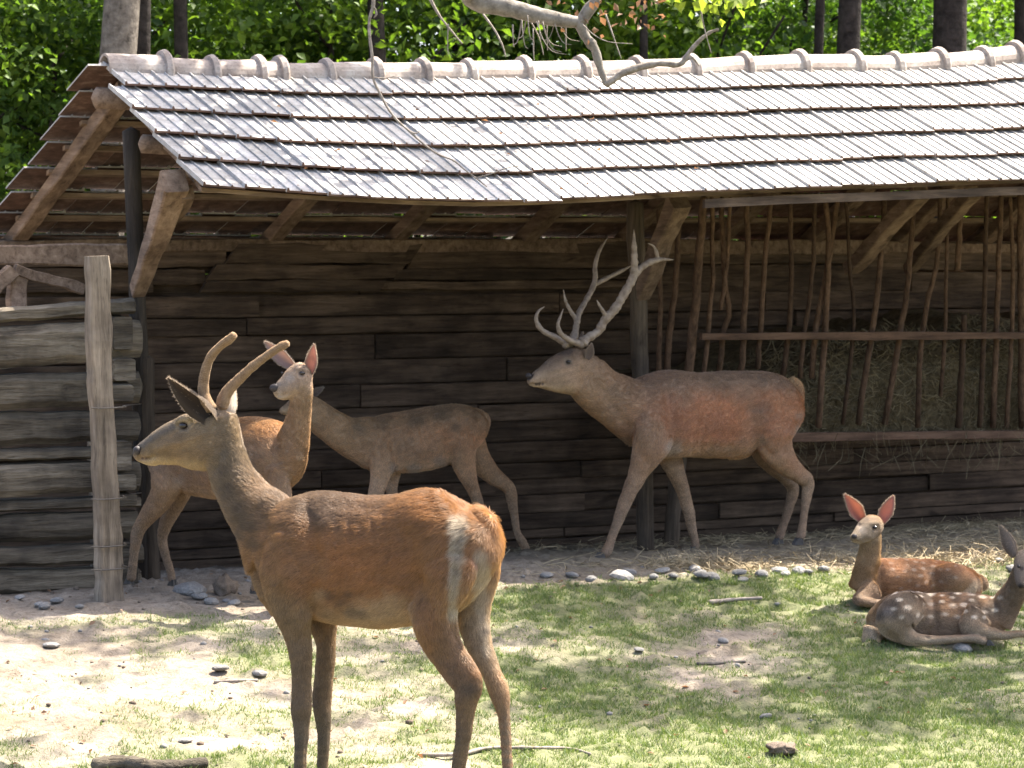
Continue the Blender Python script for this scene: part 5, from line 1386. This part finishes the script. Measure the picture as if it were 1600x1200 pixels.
def trunk_mesh(h, r0, r1, lean, seed, branches=4, knots=.06):
    rg = np.random.default_rng(seed)
    n = 16
    f = np.linspace(0, 1, n)
    path = np.stack([lean * f * h + .05 * np.sin(f * 5 + seed), .04 * np.cos(f * 4 + seed), f * h - .25], 1)
    rad = r0 + (r1 - r0) * f; rad[0] *= 1.35; rad[1] *= 1.1
    mb = MB()
    V, Fc = tube(path, rad * (1 + knots * rg.normal(size=n)), 12)
    mb.add(V, Fc)
    for k in range(branches):
        i = int(n * (.45 + .5 * k / max(branches, 1))); a = rg.uniform(0, 6.28)
        p = path[i]; L = h * rg.uniform(.2, .32)
        q = [p, p + L * .5 * np.array([math.cos(a), math.sin(a), .5]), p + L * np.array([math.cos(a + .2), math.sin(a + .2), .75])]
        V, Fc = tube(spline(q, 8), np.linspace(rad[i] * .45, .012, 8), 7); mb.add(V, Fc)
    return mesh_data('trunk', mb.V, mb.F, True)
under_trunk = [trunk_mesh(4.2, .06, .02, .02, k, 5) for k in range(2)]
def at_d(px, d):
    u, _ = on_plane(px, 400, d)
    return W0 + RV * u + DV * d
cols_ = [(-50, 'by the shed gable at the picture edge'), (95, 'just above the gable end of the roof'), (330, 'over the first ridge collars'), (500, 'over the ridge before the hanging twig'), (700, 'beyond the hanging twig'), (905, 'behind the drooping limb'), (1120, 'behind the end of the dead branch'), (1230, 'over the ridge past the dead branch'), (1400, 'between the two broad trunks'), (1545, 'past the broadest trunk'), (1690, 'at the far corner above the ridge')]
rows_ = [(4.2, 'nearest leafy tree'), (6.6, 'second-row leafy tree'), (10.0, 'hindmost leafy tree')]
i = 0
for r_, (d, rw) in enumerate(rows_):
    for ci_, (x, cw) in enumerate(cols_):
        if r_ == 2 and ci_ % 2: continue
        p = at_d(x + (0, -60, 45)[r_] + rgt.uniform(-20, 20), d + rgt.uniform(-.3, .9)); p[2] = 0
        o = empty('understorey_tree', p, rgt.uniform(0, 6.28))
        k = rgt.uniform(.85, 1.15) * (1.0, 1.1, 1.3)[r_]
        o.scale = (k, k, k * rgt.uniform(.95, 1.1))
        tag(o, rw + ' in the wood ' + cw, 'tree', 'understorey trees behind the shed')
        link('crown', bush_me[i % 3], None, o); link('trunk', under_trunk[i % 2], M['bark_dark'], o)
        i += 1
# trees whose trunks can be told apart above the roof
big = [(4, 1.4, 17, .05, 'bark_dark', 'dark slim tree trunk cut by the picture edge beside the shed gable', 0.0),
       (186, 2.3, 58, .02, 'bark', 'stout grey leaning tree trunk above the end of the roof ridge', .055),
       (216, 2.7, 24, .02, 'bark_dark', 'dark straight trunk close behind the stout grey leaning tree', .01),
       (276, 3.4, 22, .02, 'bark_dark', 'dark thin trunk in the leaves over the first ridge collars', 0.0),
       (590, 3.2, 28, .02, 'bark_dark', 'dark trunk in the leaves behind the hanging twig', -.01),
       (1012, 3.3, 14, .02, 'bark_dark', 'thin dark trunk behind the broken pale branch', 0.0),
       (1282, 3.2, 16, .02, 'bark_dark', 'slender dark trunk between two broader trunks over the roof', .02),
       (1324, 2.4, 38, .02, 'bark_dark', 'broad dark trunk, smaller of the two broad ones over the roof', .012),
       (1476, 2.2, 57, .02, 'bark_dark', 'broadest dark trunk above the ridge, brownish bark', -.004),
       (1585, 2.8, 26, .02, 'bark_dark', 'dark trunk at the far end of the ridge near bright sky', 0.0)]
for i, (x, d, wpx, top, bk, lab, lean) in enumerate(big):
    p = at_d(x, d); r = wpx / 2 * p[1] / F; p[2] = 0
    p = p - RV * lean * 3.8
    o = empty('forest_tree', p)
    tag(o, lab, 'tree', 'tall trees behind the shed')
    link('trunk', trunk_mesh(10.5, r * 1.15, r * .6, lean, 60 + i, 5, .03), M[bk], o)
    c = link('crown', tall_me[i % 2], None, o); c.location = DV * 3.2; c.rotation_euler = (0, 0, i * 1.7); c.scale = (.95 + .1 * (i % 3),) * 3
# the wood farther back, one mass
rgf = np.random.default_rng(5)
nfar = 60000
far_c = np.stack([rgf.uniform(-13, 15, nfar), rgf.uniform(0, 9, nfar), rgf.uniform(0, 9.5, nfar)], -1)
keep = fbm(far_c * .55, 3, 88) + .03 * (3 - far_c[:, 2]) > .555
far_c = far_c[keep]
o = link('far_woods', leaf_mesh('far_woods', far_c, .19, 3, M['leaf']), None)
o.location = W0 + DV * 17 + RV * 3; o.rotation_euler = (0, 0, A)
tag(o, 'mass of sunlit leaves deep in the wood behind the shed', 'woods', kind='stuff')
# dim floor-level thicket right behind the plank wall
nb = 9000
cb = np.stack([rgf.uniform(-9, 9, nb), rgf.uniform(0, 1.6, nb), rgf.uniform(0, 2.0, nb) ** 1.0], -1)
o = link('undergrowth', leaf_mesh('undergrowth', cb, .12, 9, M['leaf']), None)
o.location = W0 + DV * 4.5; o.rotation_euler = (0, 0, A)
tag(o, 'low leafy undergrowth behind the shed', 'undergrowth', kind='stuff')

# ---------------------------------------------------------------- tree that overhangs the roof
ob = np.array([-5.2, 14.6, 0.0])
over = empty('overhanging_tree', ob)
tag(over, 'old tree whose bare drooping limb and twigs hang over the tiled roof', 'tree')
def w2(p): return np.array(p, float) - ob
def limb(mb, pts, r0, r1, n=None, sides=8, rough=.08, seed=0):
    rg = np.random.default_rng(seed + 5)
    n = n or max(10, len(pts) * 4)
    path = spline(np.array(pts, float), n)
    rad = np.linspace(r0, r1, n) * (1 + rough * rg.normal(size=n))
    V, Fc = tube(path, rad, sides); mb.add(V, Fc)
    return path
mb = MB()
limb(mb, [w2(ob + [0, 0, -.2]), w2(ob + [.05, 0, 2.5]), w2(ob + [.25, -.1, 5.0]), w2(ob + [.3, 0, 8.5])], .27, .14, 16, 12)
mb.build('trunk', M['bark'], over, True)
YL = 13.25
zc = lambda zx, zy, Y=YL: P(560 + zx / 2.667, zy / 2.667, Y)
mb = MB()
limb(mb, [w2(ob + [.2, 0, 4.8]), w2([-3.2, 14.0, 5.6]), w2([-1.6, 13.5, 4.7]), w2(P(690, -60, YL)), w2(zc(480, -8)), w2(zc(600, 25)), w2(zc(740, 62)), w2(zc(850, 84)), w2(zc(930, 95))], .085, .03, 40, 10, .05)
limb(mb, [w2(zc(925, 95)), w2(zc(960, 40)), w2(zc(1000, -20)), w2(P(960, -80, YL)), w2([1.3, 13.6, 4.6])], .035, .02, 14)
limb(mb, [w2(zc(920, 90)), w2(zc(945, 150)), w2(zc(985, 205)), w2(zc(1005, 275)), w2(zc(1032, 352))], .032, .016, 18, 9, .12, 2)
mb.build('limb', M['pale_bark'], over, True)
mb = MB()
limb(mb, [w2(zc(1030, 352)), w2(zc(1065, 330)), w2(zc(1110, 300)), w2(zc(1180, 278)), w2(zc(1260, 264)), w2(zc(1340, 268)), w2(zc(1375, 222)), w2(zc(1420, 170)), w2(zc(1465, 135)), w2(zc(1500, 122))], .024, .008, 34, 8, .1, 3)
limb(mb, [w2(zc(1350, 262)), w2(zc(1390, 240)), w2(zc(1420, 275))], .010, .004, 8, 6)
limb(mb, [w2(zc(1010, 270)), w2(zc(985, 215)), w2(zc(970, 195))], .014, .006, 6, 6)
mb.build('dead_branch', M['twig'], over, True)
# fine hanging twigs
tw = [[(60, -30), (62, 20), (45, 90), (48, 160), (58, 240), (60, 320), (90, 390), (125, 455), (165, 505), (205, 540), (260, 590), (330, 642), (395, 668), (440, 705), (490, 742), (535, 778)]]
for j, rows in enumerate(tw):
    mb = MB(); limb(mb, [w2(zc(*q, 12.6)) for q in rows], .0085, .003, 60, 6, .12, 11)
    limb(mb, [w2(zc(490, 742, 12.6)), w2(zc(560, 722, 12.6)), w2(zc(620, 700, 12.6)), w2(zc(685, 690, 12.6))], .004, .002, 10, 5)
    limb(mb, [w2(zc(60, 322, 12.6)), w2(zc(105, 326, 12.6)), w2(zc(150, 318, 12.6))], .004, .002, 8, 5)
    limb(mb, [w2(zc(215, 548, 12.6)), w2(zc(240, 556, 12.6)), w2(zc(262, 542, 12.6))], .005, .002, 8, 5)
    limb(mb, [w2(zc(60, 20, 12.6)), w2(zc(75, 55, 12.6)), w2(zc(64, 75, 12.6))], .007, .004, 8, 5)
    mb.build('hanging_twig', M['twig'], over, True)
thin = [([(290, -20), (335, 62), (380, 120), (432, 182)], .009), ([(520, 60), (570, 130), (600, 190), (614, 236)], .007), ([(1418, -10), (1440, 110), (1470, 222)], .005), ([(1030, 60), (1062, 150), (1095, 244)], .005),
        ([(375, 100), (372, 170), (374, 228)], .004), ([(700, 60), (750, 150), (772, 230)], .005)]
rg2 = np.random.default_rng(8)
for k in range(17):
    x0 = 620 + rg2.uniform(0, 330); y0 = 60 + rg2.uniform(0, 60)
    dx = rg2.uniform(-60, 140); dy = rg2.uniform(70, 150)
    thin.append(([(x0, y0), (x0 + dx * .35, y0 + dy * .55), (x0 + dx * .8, y0 + dy * .9), (x0 + dx * 1.5, y0 + dy * 1.0)], rg2.uniform(.0028, .0045)))
for rows, r in thin:
    Yk = 13.2 + rg2.uniform(-.25, .25)
    mb = MB(); limb(mb, [w2(zc(*q, Yk)) for q in rows], r, r * .45, 14, 5, .1, int(rows[0][0]))
    mb.build('twig', M['twig'], over, True)
dry = np.concatenate([w2(zc(x, y, 13.2)) + rg2.normal(size=(nn, 3)) * [.07, .12, .06] for x, y, nn in ((1225, 45, 16), (1190, 20, 10), (1040, 20, 9), (930, 70, 7), (1000, 90, 6), (1120, 60, 6), (870, 30, 6))])
link('dry_leaves', leaf_mesh('dry_leaves', dry, .045, 4, M['leaf_dry'], flat=0, droop=1.0), None, over)
fresh = np.concatenate([w2(zc(x, y, 13.2)) + rg2.normal(size=(nn, 3)) * [.12, .12, .04] for x, y, nn in ((1500, 5, 30), (1440, 10, 16), (1560, 8, 24), (1380, -5, 14))])
link('leaves', leaf_mesh('leaves', fresh, .075, 6, M['leaf_yellow'], flat=0, droop=1.0), None, over)
# limb and leaf sprays above the picture that dapple the roof
def roof_pt(px, py):
    best = None
    for s_ in np.linspace(0, 1, 60):
        u, z = on_plane(px, py, D_RIDGE + (D_EAVE - D_RIDGE) * s_)
        e = abs(z - near_pt(u, s_)[2])
        if best is None or e < best[0]: best = (e, u, s_)
    q = near_pt(best[1], best[2]); return W0 + RV * q[0] + DV * q[1] + np.array([0, 0, q[2]])
mb = MB()
shp = [roof_pt(505, 128) + S * 3.4, roof_pt(560, 165) + S * 3.0, roof_pt(640, 232) + S * 2.6, roof_pt(705, 275) + S * 2.4, roof_pt(775, 320) + S * 2.2]
limb(mb, [w2(ob + [.28, 0, 6.2]), w2([-2.6, 15.2, 6.6])] + [w2(q) for q in shp], .12, .085, 34, 9, .05)
for k, (x, y, t) in enumerate(((250, 270, 3.2), (330, 190, 3.6), (420, 240, 3.3), (300, 140, 3.9), (560, 300, 3.0))):
    q = roof_pt(x, y) + S * t
    limb(mb, [w2([-2.9, 14.9, 6.4]), w2((q + np.array([-2.9, 14.9, 6.4])) / 2 + [0, 0, .3]), w2(q)], .04, .012, 14, 7, .08, k)
mb.build('limb', M['bark'], over, True)
cs = []
rg3 = np.random.default_rng(21)
for (x, y, n, sp) in ((215, 130, 40, .13), (260, 165, 46, .13), (310, 135, 36, .12), (240, 220, 44, .13), (330, 210, 44, .13), (300, 265, 34, .12), (390, 180, 42, .13), (420, 260, 40, .13), (455, 160, 24, .12), (470, 285, 20, .12), (560, 285, 14, .13), (640, 150, 12, .12), (730, 200, 8, .16), (820, 240, 8, .2), (870, 160, 8, .2), (700, 300, 12, .16)):
    t = rg3.uniform(3.0, 4.0)
    cs.append(roof_pt(x, y) + S * t + rg3.normal(size=(int(n * 1.7), 3)) * [sp, sp, sp * .6])
link('crown', leaf_mesh('crown', np.concatenate(cs) - ob, .14, 30, M['leaf']), None, over)

# ---------------------------------------------------------------- tree beyond the picture whose crown shades the paddock
sbp = np.array([7.6, 14.8, 0.0])
shade = empty('shade_tree', sbp)
tag(shade, 'broad leafy tree standing outside the picture, shading the paddock', 'tree')
lit = [(1060, 890, 260, 13), (1480, 884, 130, 12), (1260, 962, 120, 11), (1400, 955, 60, 16), (930, 1022, 110, 11), (880, 935, 70, 10), (1180, 1000, 60, 6), (1010, 1078, 60, 9), (1480, 1096, 120, 10), (1170, 1150, 420, 22), (1480, 1175, 300, 26), (1530, 905, 40, 20), (1000, 975, 80, 7), (1340, 860, 40, 60), (1285, 925, 80, 30), (1440, 985, 60, 12), (1230, 1060, 50, 7), (840, 1095, 50, 10)]
cs = []
def shade_px(x, y, n, sp, z0=None):
    g_ = GP(x, y); t = ((z0 or rg3.uniform(6.6, 8.4)) - g_[2]) / S[2]
    return g_ + S * t + rg3.normal(size=(n, 3)) * [sp, sp, sp * .5]
cen = []
tries = 0
while len(cen) < 104 and tries < 4000:
    tries += 1
    x = rg3.uniform(810, 1720); y = 905 + 240 * rg3.random() ** 1.15
    if any(((x - a) / w) ** 2 + ((y - b) / h) ** 2 < 1 for a, b, w, h in lit): continue
    if 900 < x < 1300 and 885 < y < 905: continue
    g_ = GP(x, y)
    if any(np.hypot(*(g_[:2] - c[:2])) < .17 for c in cen): continue
    cen.append(g_); cs.append(shade_px(x, y, 62, .12))
for (x, y, n, sp) in ((60, 985, 50, .13), (150, 978, 60, .13), (230, 1008, 55, .13), (320, 1004, 55, .12), (380, 1000, 45, .12), (430, 985, 45, .12), (110, 1000, 40, .12), (560, 1012, 50, .12), (640, 1020, 50, .12), (720, 1010, 45, .12), (30, 965, 40, .12),
                      (690, 1090, 45, .12), (820, 1060, 40, .12), (840, 985, 45, .12), (600, 1050, 30, .1), (560, 1120, 26, .1), (60, 1170, 26, .09), (300, 1120, 16, .09), (180, 1060, 14, .1), (430, 1075, 20, .1)):
    cs.append(shade_px(x, y, n, sp))
# the rest of that crown, away from the places it must leave sunlit
ext = clumps(rg3, 60, 3.0, 2.0, 1.6, 0, 50, .3) + np.array([9.5, 15.0, 8.4])
cs.append(ext)
allc = np.concatenate(cs)
link('crown', leaf_mesh('crown', allc - sbp, .105, 40, M['leaf']), None, shade)
mb = MB()
limb(mb, [(0, 0, -.3), (.1, 0, 2.5), (-.1, .1, 5.2), (-.3, 0, 7.0)], .32, .16, 16, 12)
mid = np.array([sbp[0] - 2.0, sbp[1] - 1.0, 7.0])
for k in range(0, len(cen), 9):
    q = cs[k].mean(0)
    limb(mb, [np.array([-.2, 0, 6.2]), (mid - sbp) * .6 + [0, 0, .1], (mid + q) / 2 - sbp, q - sbp], .05, .01, 14, 6, .08, k)
mb.build('trunk', M['bark'], shade, True)

# ================================================================== GRASS, STRAW, STONES
rg4 = np.random.default_rng(17)
nb = 560000
bx = rg4.uniform(-2.9, 3.5, nb); by = rg4.uniform(9.1, 14.6, nb)
cv = cover(bx, by)
tuft = fbm(np.stack([bx * 16, by * 16, bx * 0], -1), 2, 12)
k = rg4.random(nb) < np.clip(cv * 1.0, 0, 1) * sstep(.28, .56, tuft)
bx, by, cv, tuft = bx[k], by[k], cv[k], tuft[k]
nb = len(bx)
bz = ground_z(bx, by)
h = (.006 + .013 * rg4.random(nb) * (.5 + cv) + .016 * (rg4.random(nb) < .03)) * (.6 + .9 * tuft)
a = rg4.uniform(0, 6.283, nb); w = .0016 + .0012 * rg4.random(nb)
lean = rg4.normal(size=(nb, 2)) * .6 * h[:, None]
p0 = np.stack([bx - np.cos(a) * w, by - np.sin(a) * w, bz - .003], -1); p1 = np.stack([bx + np.cos(a) * w, by + np.sin(a) * w, bz - .003], -1)
p2 = np.stack([bx + lean[:, 0], by + lean[:, 1], bz + h], -1)
V = np.stack([p0, p1, p2], 1).reshape(-1, 3)
me = mesh_data('grass', V, np.arange(nb * 3).reshape(-1, 3))
me.attributes.new('rnd', 'FLOAT', 'POINT').data.foreach_set('value', np.repeat(np.clip(rg4.normal(.45, .3, nb), 0, 1), 3).astype(np.float32))
me.materials.append(M['grass'])
o = link('grass', me); tag(o, 'short grazed grass growing over the sunny and shaded lawn', 'grass', kind='stuff')

# straw littered over the shed floor and its edge
ns = 15000
u_ = rg4.uniform(-5.2, 2.6, ns); d_ = np.where(rg4.random(ns) < .5, rg4.normal(-3.45, .22, ns), rg4.uniform(-3.5, -.2, ns))
pp = W0[None] + RV[None] * u_[:, None] + DV[None] * d_[:, None]
k = rg4.random(ns) < np.clip(strawy(pp[:, 0], pp[:, 1]) * (.2 + .7 * sstep(-2.4, -.6, u_)), 0, 1)
pp = pp[k]; ns = len(pp)
pp[:, 2] = ground_z(pp[:, 0], pp[:, 1]) + .006 + np.abs(rg4.normal(0, .012, ns))
dr = rg4.normal(size=(ns, 3)) * [1, 1, .22]
V, Fq = strands(pp, dr, .05 + .13 * rg4.random(ns), .0017, .25, 14)
o = obj('straw', V, Fq, M['straw']); tag(o, 'loose pale straw littering the edge of the shed floor', 'straw', kind='stuff')
# heaps of straw catching the sun
hs = []
for x, y, n, sp in ((1075, 886, 520, .09), (1130, 888, 320, .08), (1180, 887, 260, .1), (1300, 884, 240, .12), (1440, 880, 260, .12), (1500, 880, 260, .12), (1560, 878, 240, .1)):
    q = GP(x, y); hs.append(q + np.abs(rg4.normal(size=(n, 3))) * [0, 0, .022] + rg4.normal(size=(n, 3)) * [sp * 1.6, sp, 0])
hs = np.concatenate(hs); hs[:, 2] = ground_z(hs[:, 0], hs[:, 1]) + np.abs(rg4.normal(0, .02, len(hs)))
V, Fq = strands(hs, rg4.normal(size=(len(hs), 3)) * [1, 1, .45], .05 + .11 * rg4.random(len(hs)), .0018, .3, 15)
o = obj('straw', V, Fq, M['straw']); tag(o, 'sunlit straw heaped along the edge of the grass by the shed', 'straw', kind='stuff')

def stone_mesh(seed, flat=.5, rough=.25, sub=2, freq=1.3):
    import bmesh
    bm = bmesh.new(); bmesh.ops.create_icosphere(bm, subdivisions=sub, radius=1.0)
    V = np.array([v.co[:] for v in bm.verts])
    n = fbm(V * freq + seed * 3.7, 3, seed) - .5
    V = V * (1 + rough * 2 * n)[:, None] * [1, .8, flat]
    Fc = [tuple(v.index for v in f.verts) for f in bm.faces]; bm.free()
    return mesh_data('stone', V, Fc, sub > 2)
sm = [stone_mesh(k, .45 + .1 * (k % 3), .22) for k in range(6)]
def stone(name, px, py, wpx, mesh, mat, label, cat, group=None, sink=.35, hk=1.0):
    p = GP(px, py); r = wpx / 2 * p[1] / F
    o = link(name, mesh, None); o.location = p + np.array([0, 0, r * .35 * hk]); o.scale = (r, r, r * hk)
    o.rotation_euler = (rg4.uniform(-.2, .2), rg4.uniform(-.2, .2), rg4.uniform(0, 6.28))
    if len(mesh.materials) == 0: mesh.materials.append(mat)
    return tag(o, label, cat, group)
for m_ in sm: m_.materials.append(M['stone'])
special = [(345, 1048, 30, 'pale rounded stone on bare earth, beside the young stag\'s chest'), (406, 1056, 28, 'flat tan stone just ahead of the young stag\'s front legs'), (1504, 1018, 36, 'smooth blue-grey stone in front of the spotted fawns'), (290, 1160, 26, 'whitish stone near the fallen log at the picture bottom'), (1196, 1122, 22, 'blue-grey stone alone in the middle of the shaded grass'), (972, 906, 40, 'largest grey stone of the row at the grass edge, below the stag\'s front hooves'),
           (998, 1018, 18, 'small grey stone on the grass beyond the young stag\'s rump'), (296, 930, 62, 'low flat brown boulder at the hind\'s rear feet'), (1130, 1004, 20, 'small pale stone on shaded grass, between stag and young stag'), (80, 1012, 30, 'square brownish stone on the bare earth below the log wall')]
for i, (x, y, w, lab) in enumerate(special):
    stone('stone', x, y, w, sm[i % 6], None, lab, 'stone', hk=.75)
stump_me = stone_mesh(31, .85, .65, 3, 4.0); stump_me.materials.append(M['clod'])
stone('stump', 352, 928, 44, stump_me, None, 'dark rough stump lump beside the low flat boulder', 'stump')
lump = stone_mesh(37, .6, .6, 3, 4.5); lump.materials.append(M['clod'])
stone('earth_lump', 1222, 1176, 46, lump, None, 'rough grey-brown lump of earth on sunny grass near the picture bottom', 'earth lump', hk=.75)
ORD = 'first second third fourth fifth sixth seventh eighth ninth tenth eleventh twelfth thirteenth fourteenth fifteenth sixteenth seventeenth eighteenth nineteenth twentieth'.split()
for x0, x1, cnt, lab in ((825, 1310, 20, 'small grey stone edging the shed floor, {} from the young stag\'s rump'), (8, 130, 6, 'small grey stone below the log wall, {} from the picture edge'), (195, 385, 5, 'small grey stone near the low boulder, {} from the fence post'), (1548, 1598, 3, 'small grey stone behind the dark-headed fawn, {} from the other fawn')):
    xs_ = np.sort(rg4.uniform(x0, x1, cnt))
    for i, x in enumerate(xs_):
        y = (906 - .018 * (x - 820) if x > 800 else 948 - .03 * x) + rg4.normal(0, 5)
        stone('stone', x, y, rg4.uniform(12, 30), sm[i % 6], None, lab.format(ORD[i]), 'stone', 'stones edging the shed floor', hk=.8)
# pebbles and clods, too many to count
npb = 620
qx = rg4.uniform(-2.4, 3.0, npb); qy = rg4.uniform(9.4, 14.0, npb)
kp = rg4.random(npb) > cover(qx, qy) * .75
qx, qy = qx[kp], qy[kp]; qz = ground_z(qx, qy)
b1 = stone_mesh(51, .6, .3, 1); bV = np.array([v.co[:] for v in b1.vertices]); bF = np.array([p.vertices[:] for p in b1.polygons])
for nm, mt, sel, lab in (('gravel', M['stone'], slice(0, None, 3), 'scattered pebbles on the bare earth'), ('dirt_clods', M['clod'], slice(1, None, 3), 'scattered dark clods and droppings on the ground')):
    X, Y, Z = qx[sel], qy[sel], qz[sel]; n_ = len(X)
    sc_ = .006 + .016 * rg4.random(n_) ** 2.2
    an = rg4.uniform(0, 6.28, n_); ca, sa = np.cos(an)[:, None], np.sin(an)[:, None]
    vx = (bV[None, :, 0] * ca - bV[None, :, 1] * sa) * sc_[:, None] + X[:, None]; vy = (bV[None, :, 0] * sa + bV[None, :, 1] * ca) * sc_[:, None] + Y[:, None]; vz = bV[None, :, 2] * sc_[:, None] + Z[:, None] + .003
    V = np.stack([vx, vy, vz], -1).reshape(-1, 3); Fq = (bF[None] + (np.arange(n_) * len(bV))[:, None, None]).reshape(-1, 3)
    o = obj(nm, V, Fq, mt); tag(o, lab, nm.split('_')[-1], kind='stuff')
# fallen wood
def fallen(name, pix, r0, r1, label, cat, mat, n=16):
    pts = [GP(x, y) + np.array([0, 0, r0 * .7]) for x, y in pix]
    b_ = pts[0].copy(); o = empty(name, b_)
    mbx = MB(); limb(mbx, [q - b_ for q in pts], r0, r1, n, 8, .09, int(pix[0][0])); mbx.build('wood', mat, o, True)
    return tag(o, label, cat)
fallen('fallen_log', [(146, 1204), (190, 1200), (226, 1206)], .030, .027, 'short barkless log at the lower edge, end to end with another', 'log', M['log'])
fallen('fallen_log', [(228, 1208), (280, 1204), (322, 1200)], .027, .021, 'second short log, with the pale end nearer the young stag', 'log', M['log'])
fallen('fallen_branch', [(660, 1183), (720, 1181), (760, 1172), (830, 1171), (890, 1172), (922, 1182)], .009, .005, 'long thin pale branch on the grass behind the young stag\'s hind legs', 'branch', M['twig'], 26)
fallen('fallen_stick', [(1108, 944), (1150, 940), (1190, 937)], .012, .009, 'straight stick on the grass between the stag and the fawns', 'stick', M['twig'])
fallen('fallen_stick', [(1090, 1040), (1130, 1038), (1165, 1036)], .009, .006, 'dark stick in the shaded grass below the straight stick', 'stick', M['bark'])
fallen('fallen_stick', [(335, 1068), (370, 1066), (402, 1065)], .008, .006, 'thin tan stick on bare earth below the flat tan stone', 'stick', M['twig'])

# dry leaf litter on the tiles and on the ground
lr = []
for k in range(40):
    x = rg4.normal(760, 230); s_ = rg4.uniform(.05, .97)
    u, z = on_plane(np.clip(x, 200, 1560), 210, D_RIDGE + (D_EAVE - D_RIDGE) * s_)
    q = near_pt(u, s_); lr.append(W0 + RV * q[0] + DV * q[1] + np.array([0, 0, q[2] + .036]))
o = link('leaf_litter', leaf_mesh('leaf_litter', np.array(lr), .04, 71, M['leaf_dry'], flat=2.5)); tag(o, 'dry leaf litter caught between the roof tiles', 'leaf litter', kind='stuff')
n_ = 240
lx, ly_ = rg4.uniform(-2.6, 3.2, n_), rg4.uniform(9.3, 14.2, n_)
lz = ground_z(lx, ly_) + .008
o = link('leaf_litter', leaf_mesh('leaf_litter', np.stack([lx, ly_, lz], -1), .03, 72, M['leaf_dry'], flat=1.6)); tag(o, 'dry brown leaf litter scattered over the paddock', 'leaf litter', kind='stuff')
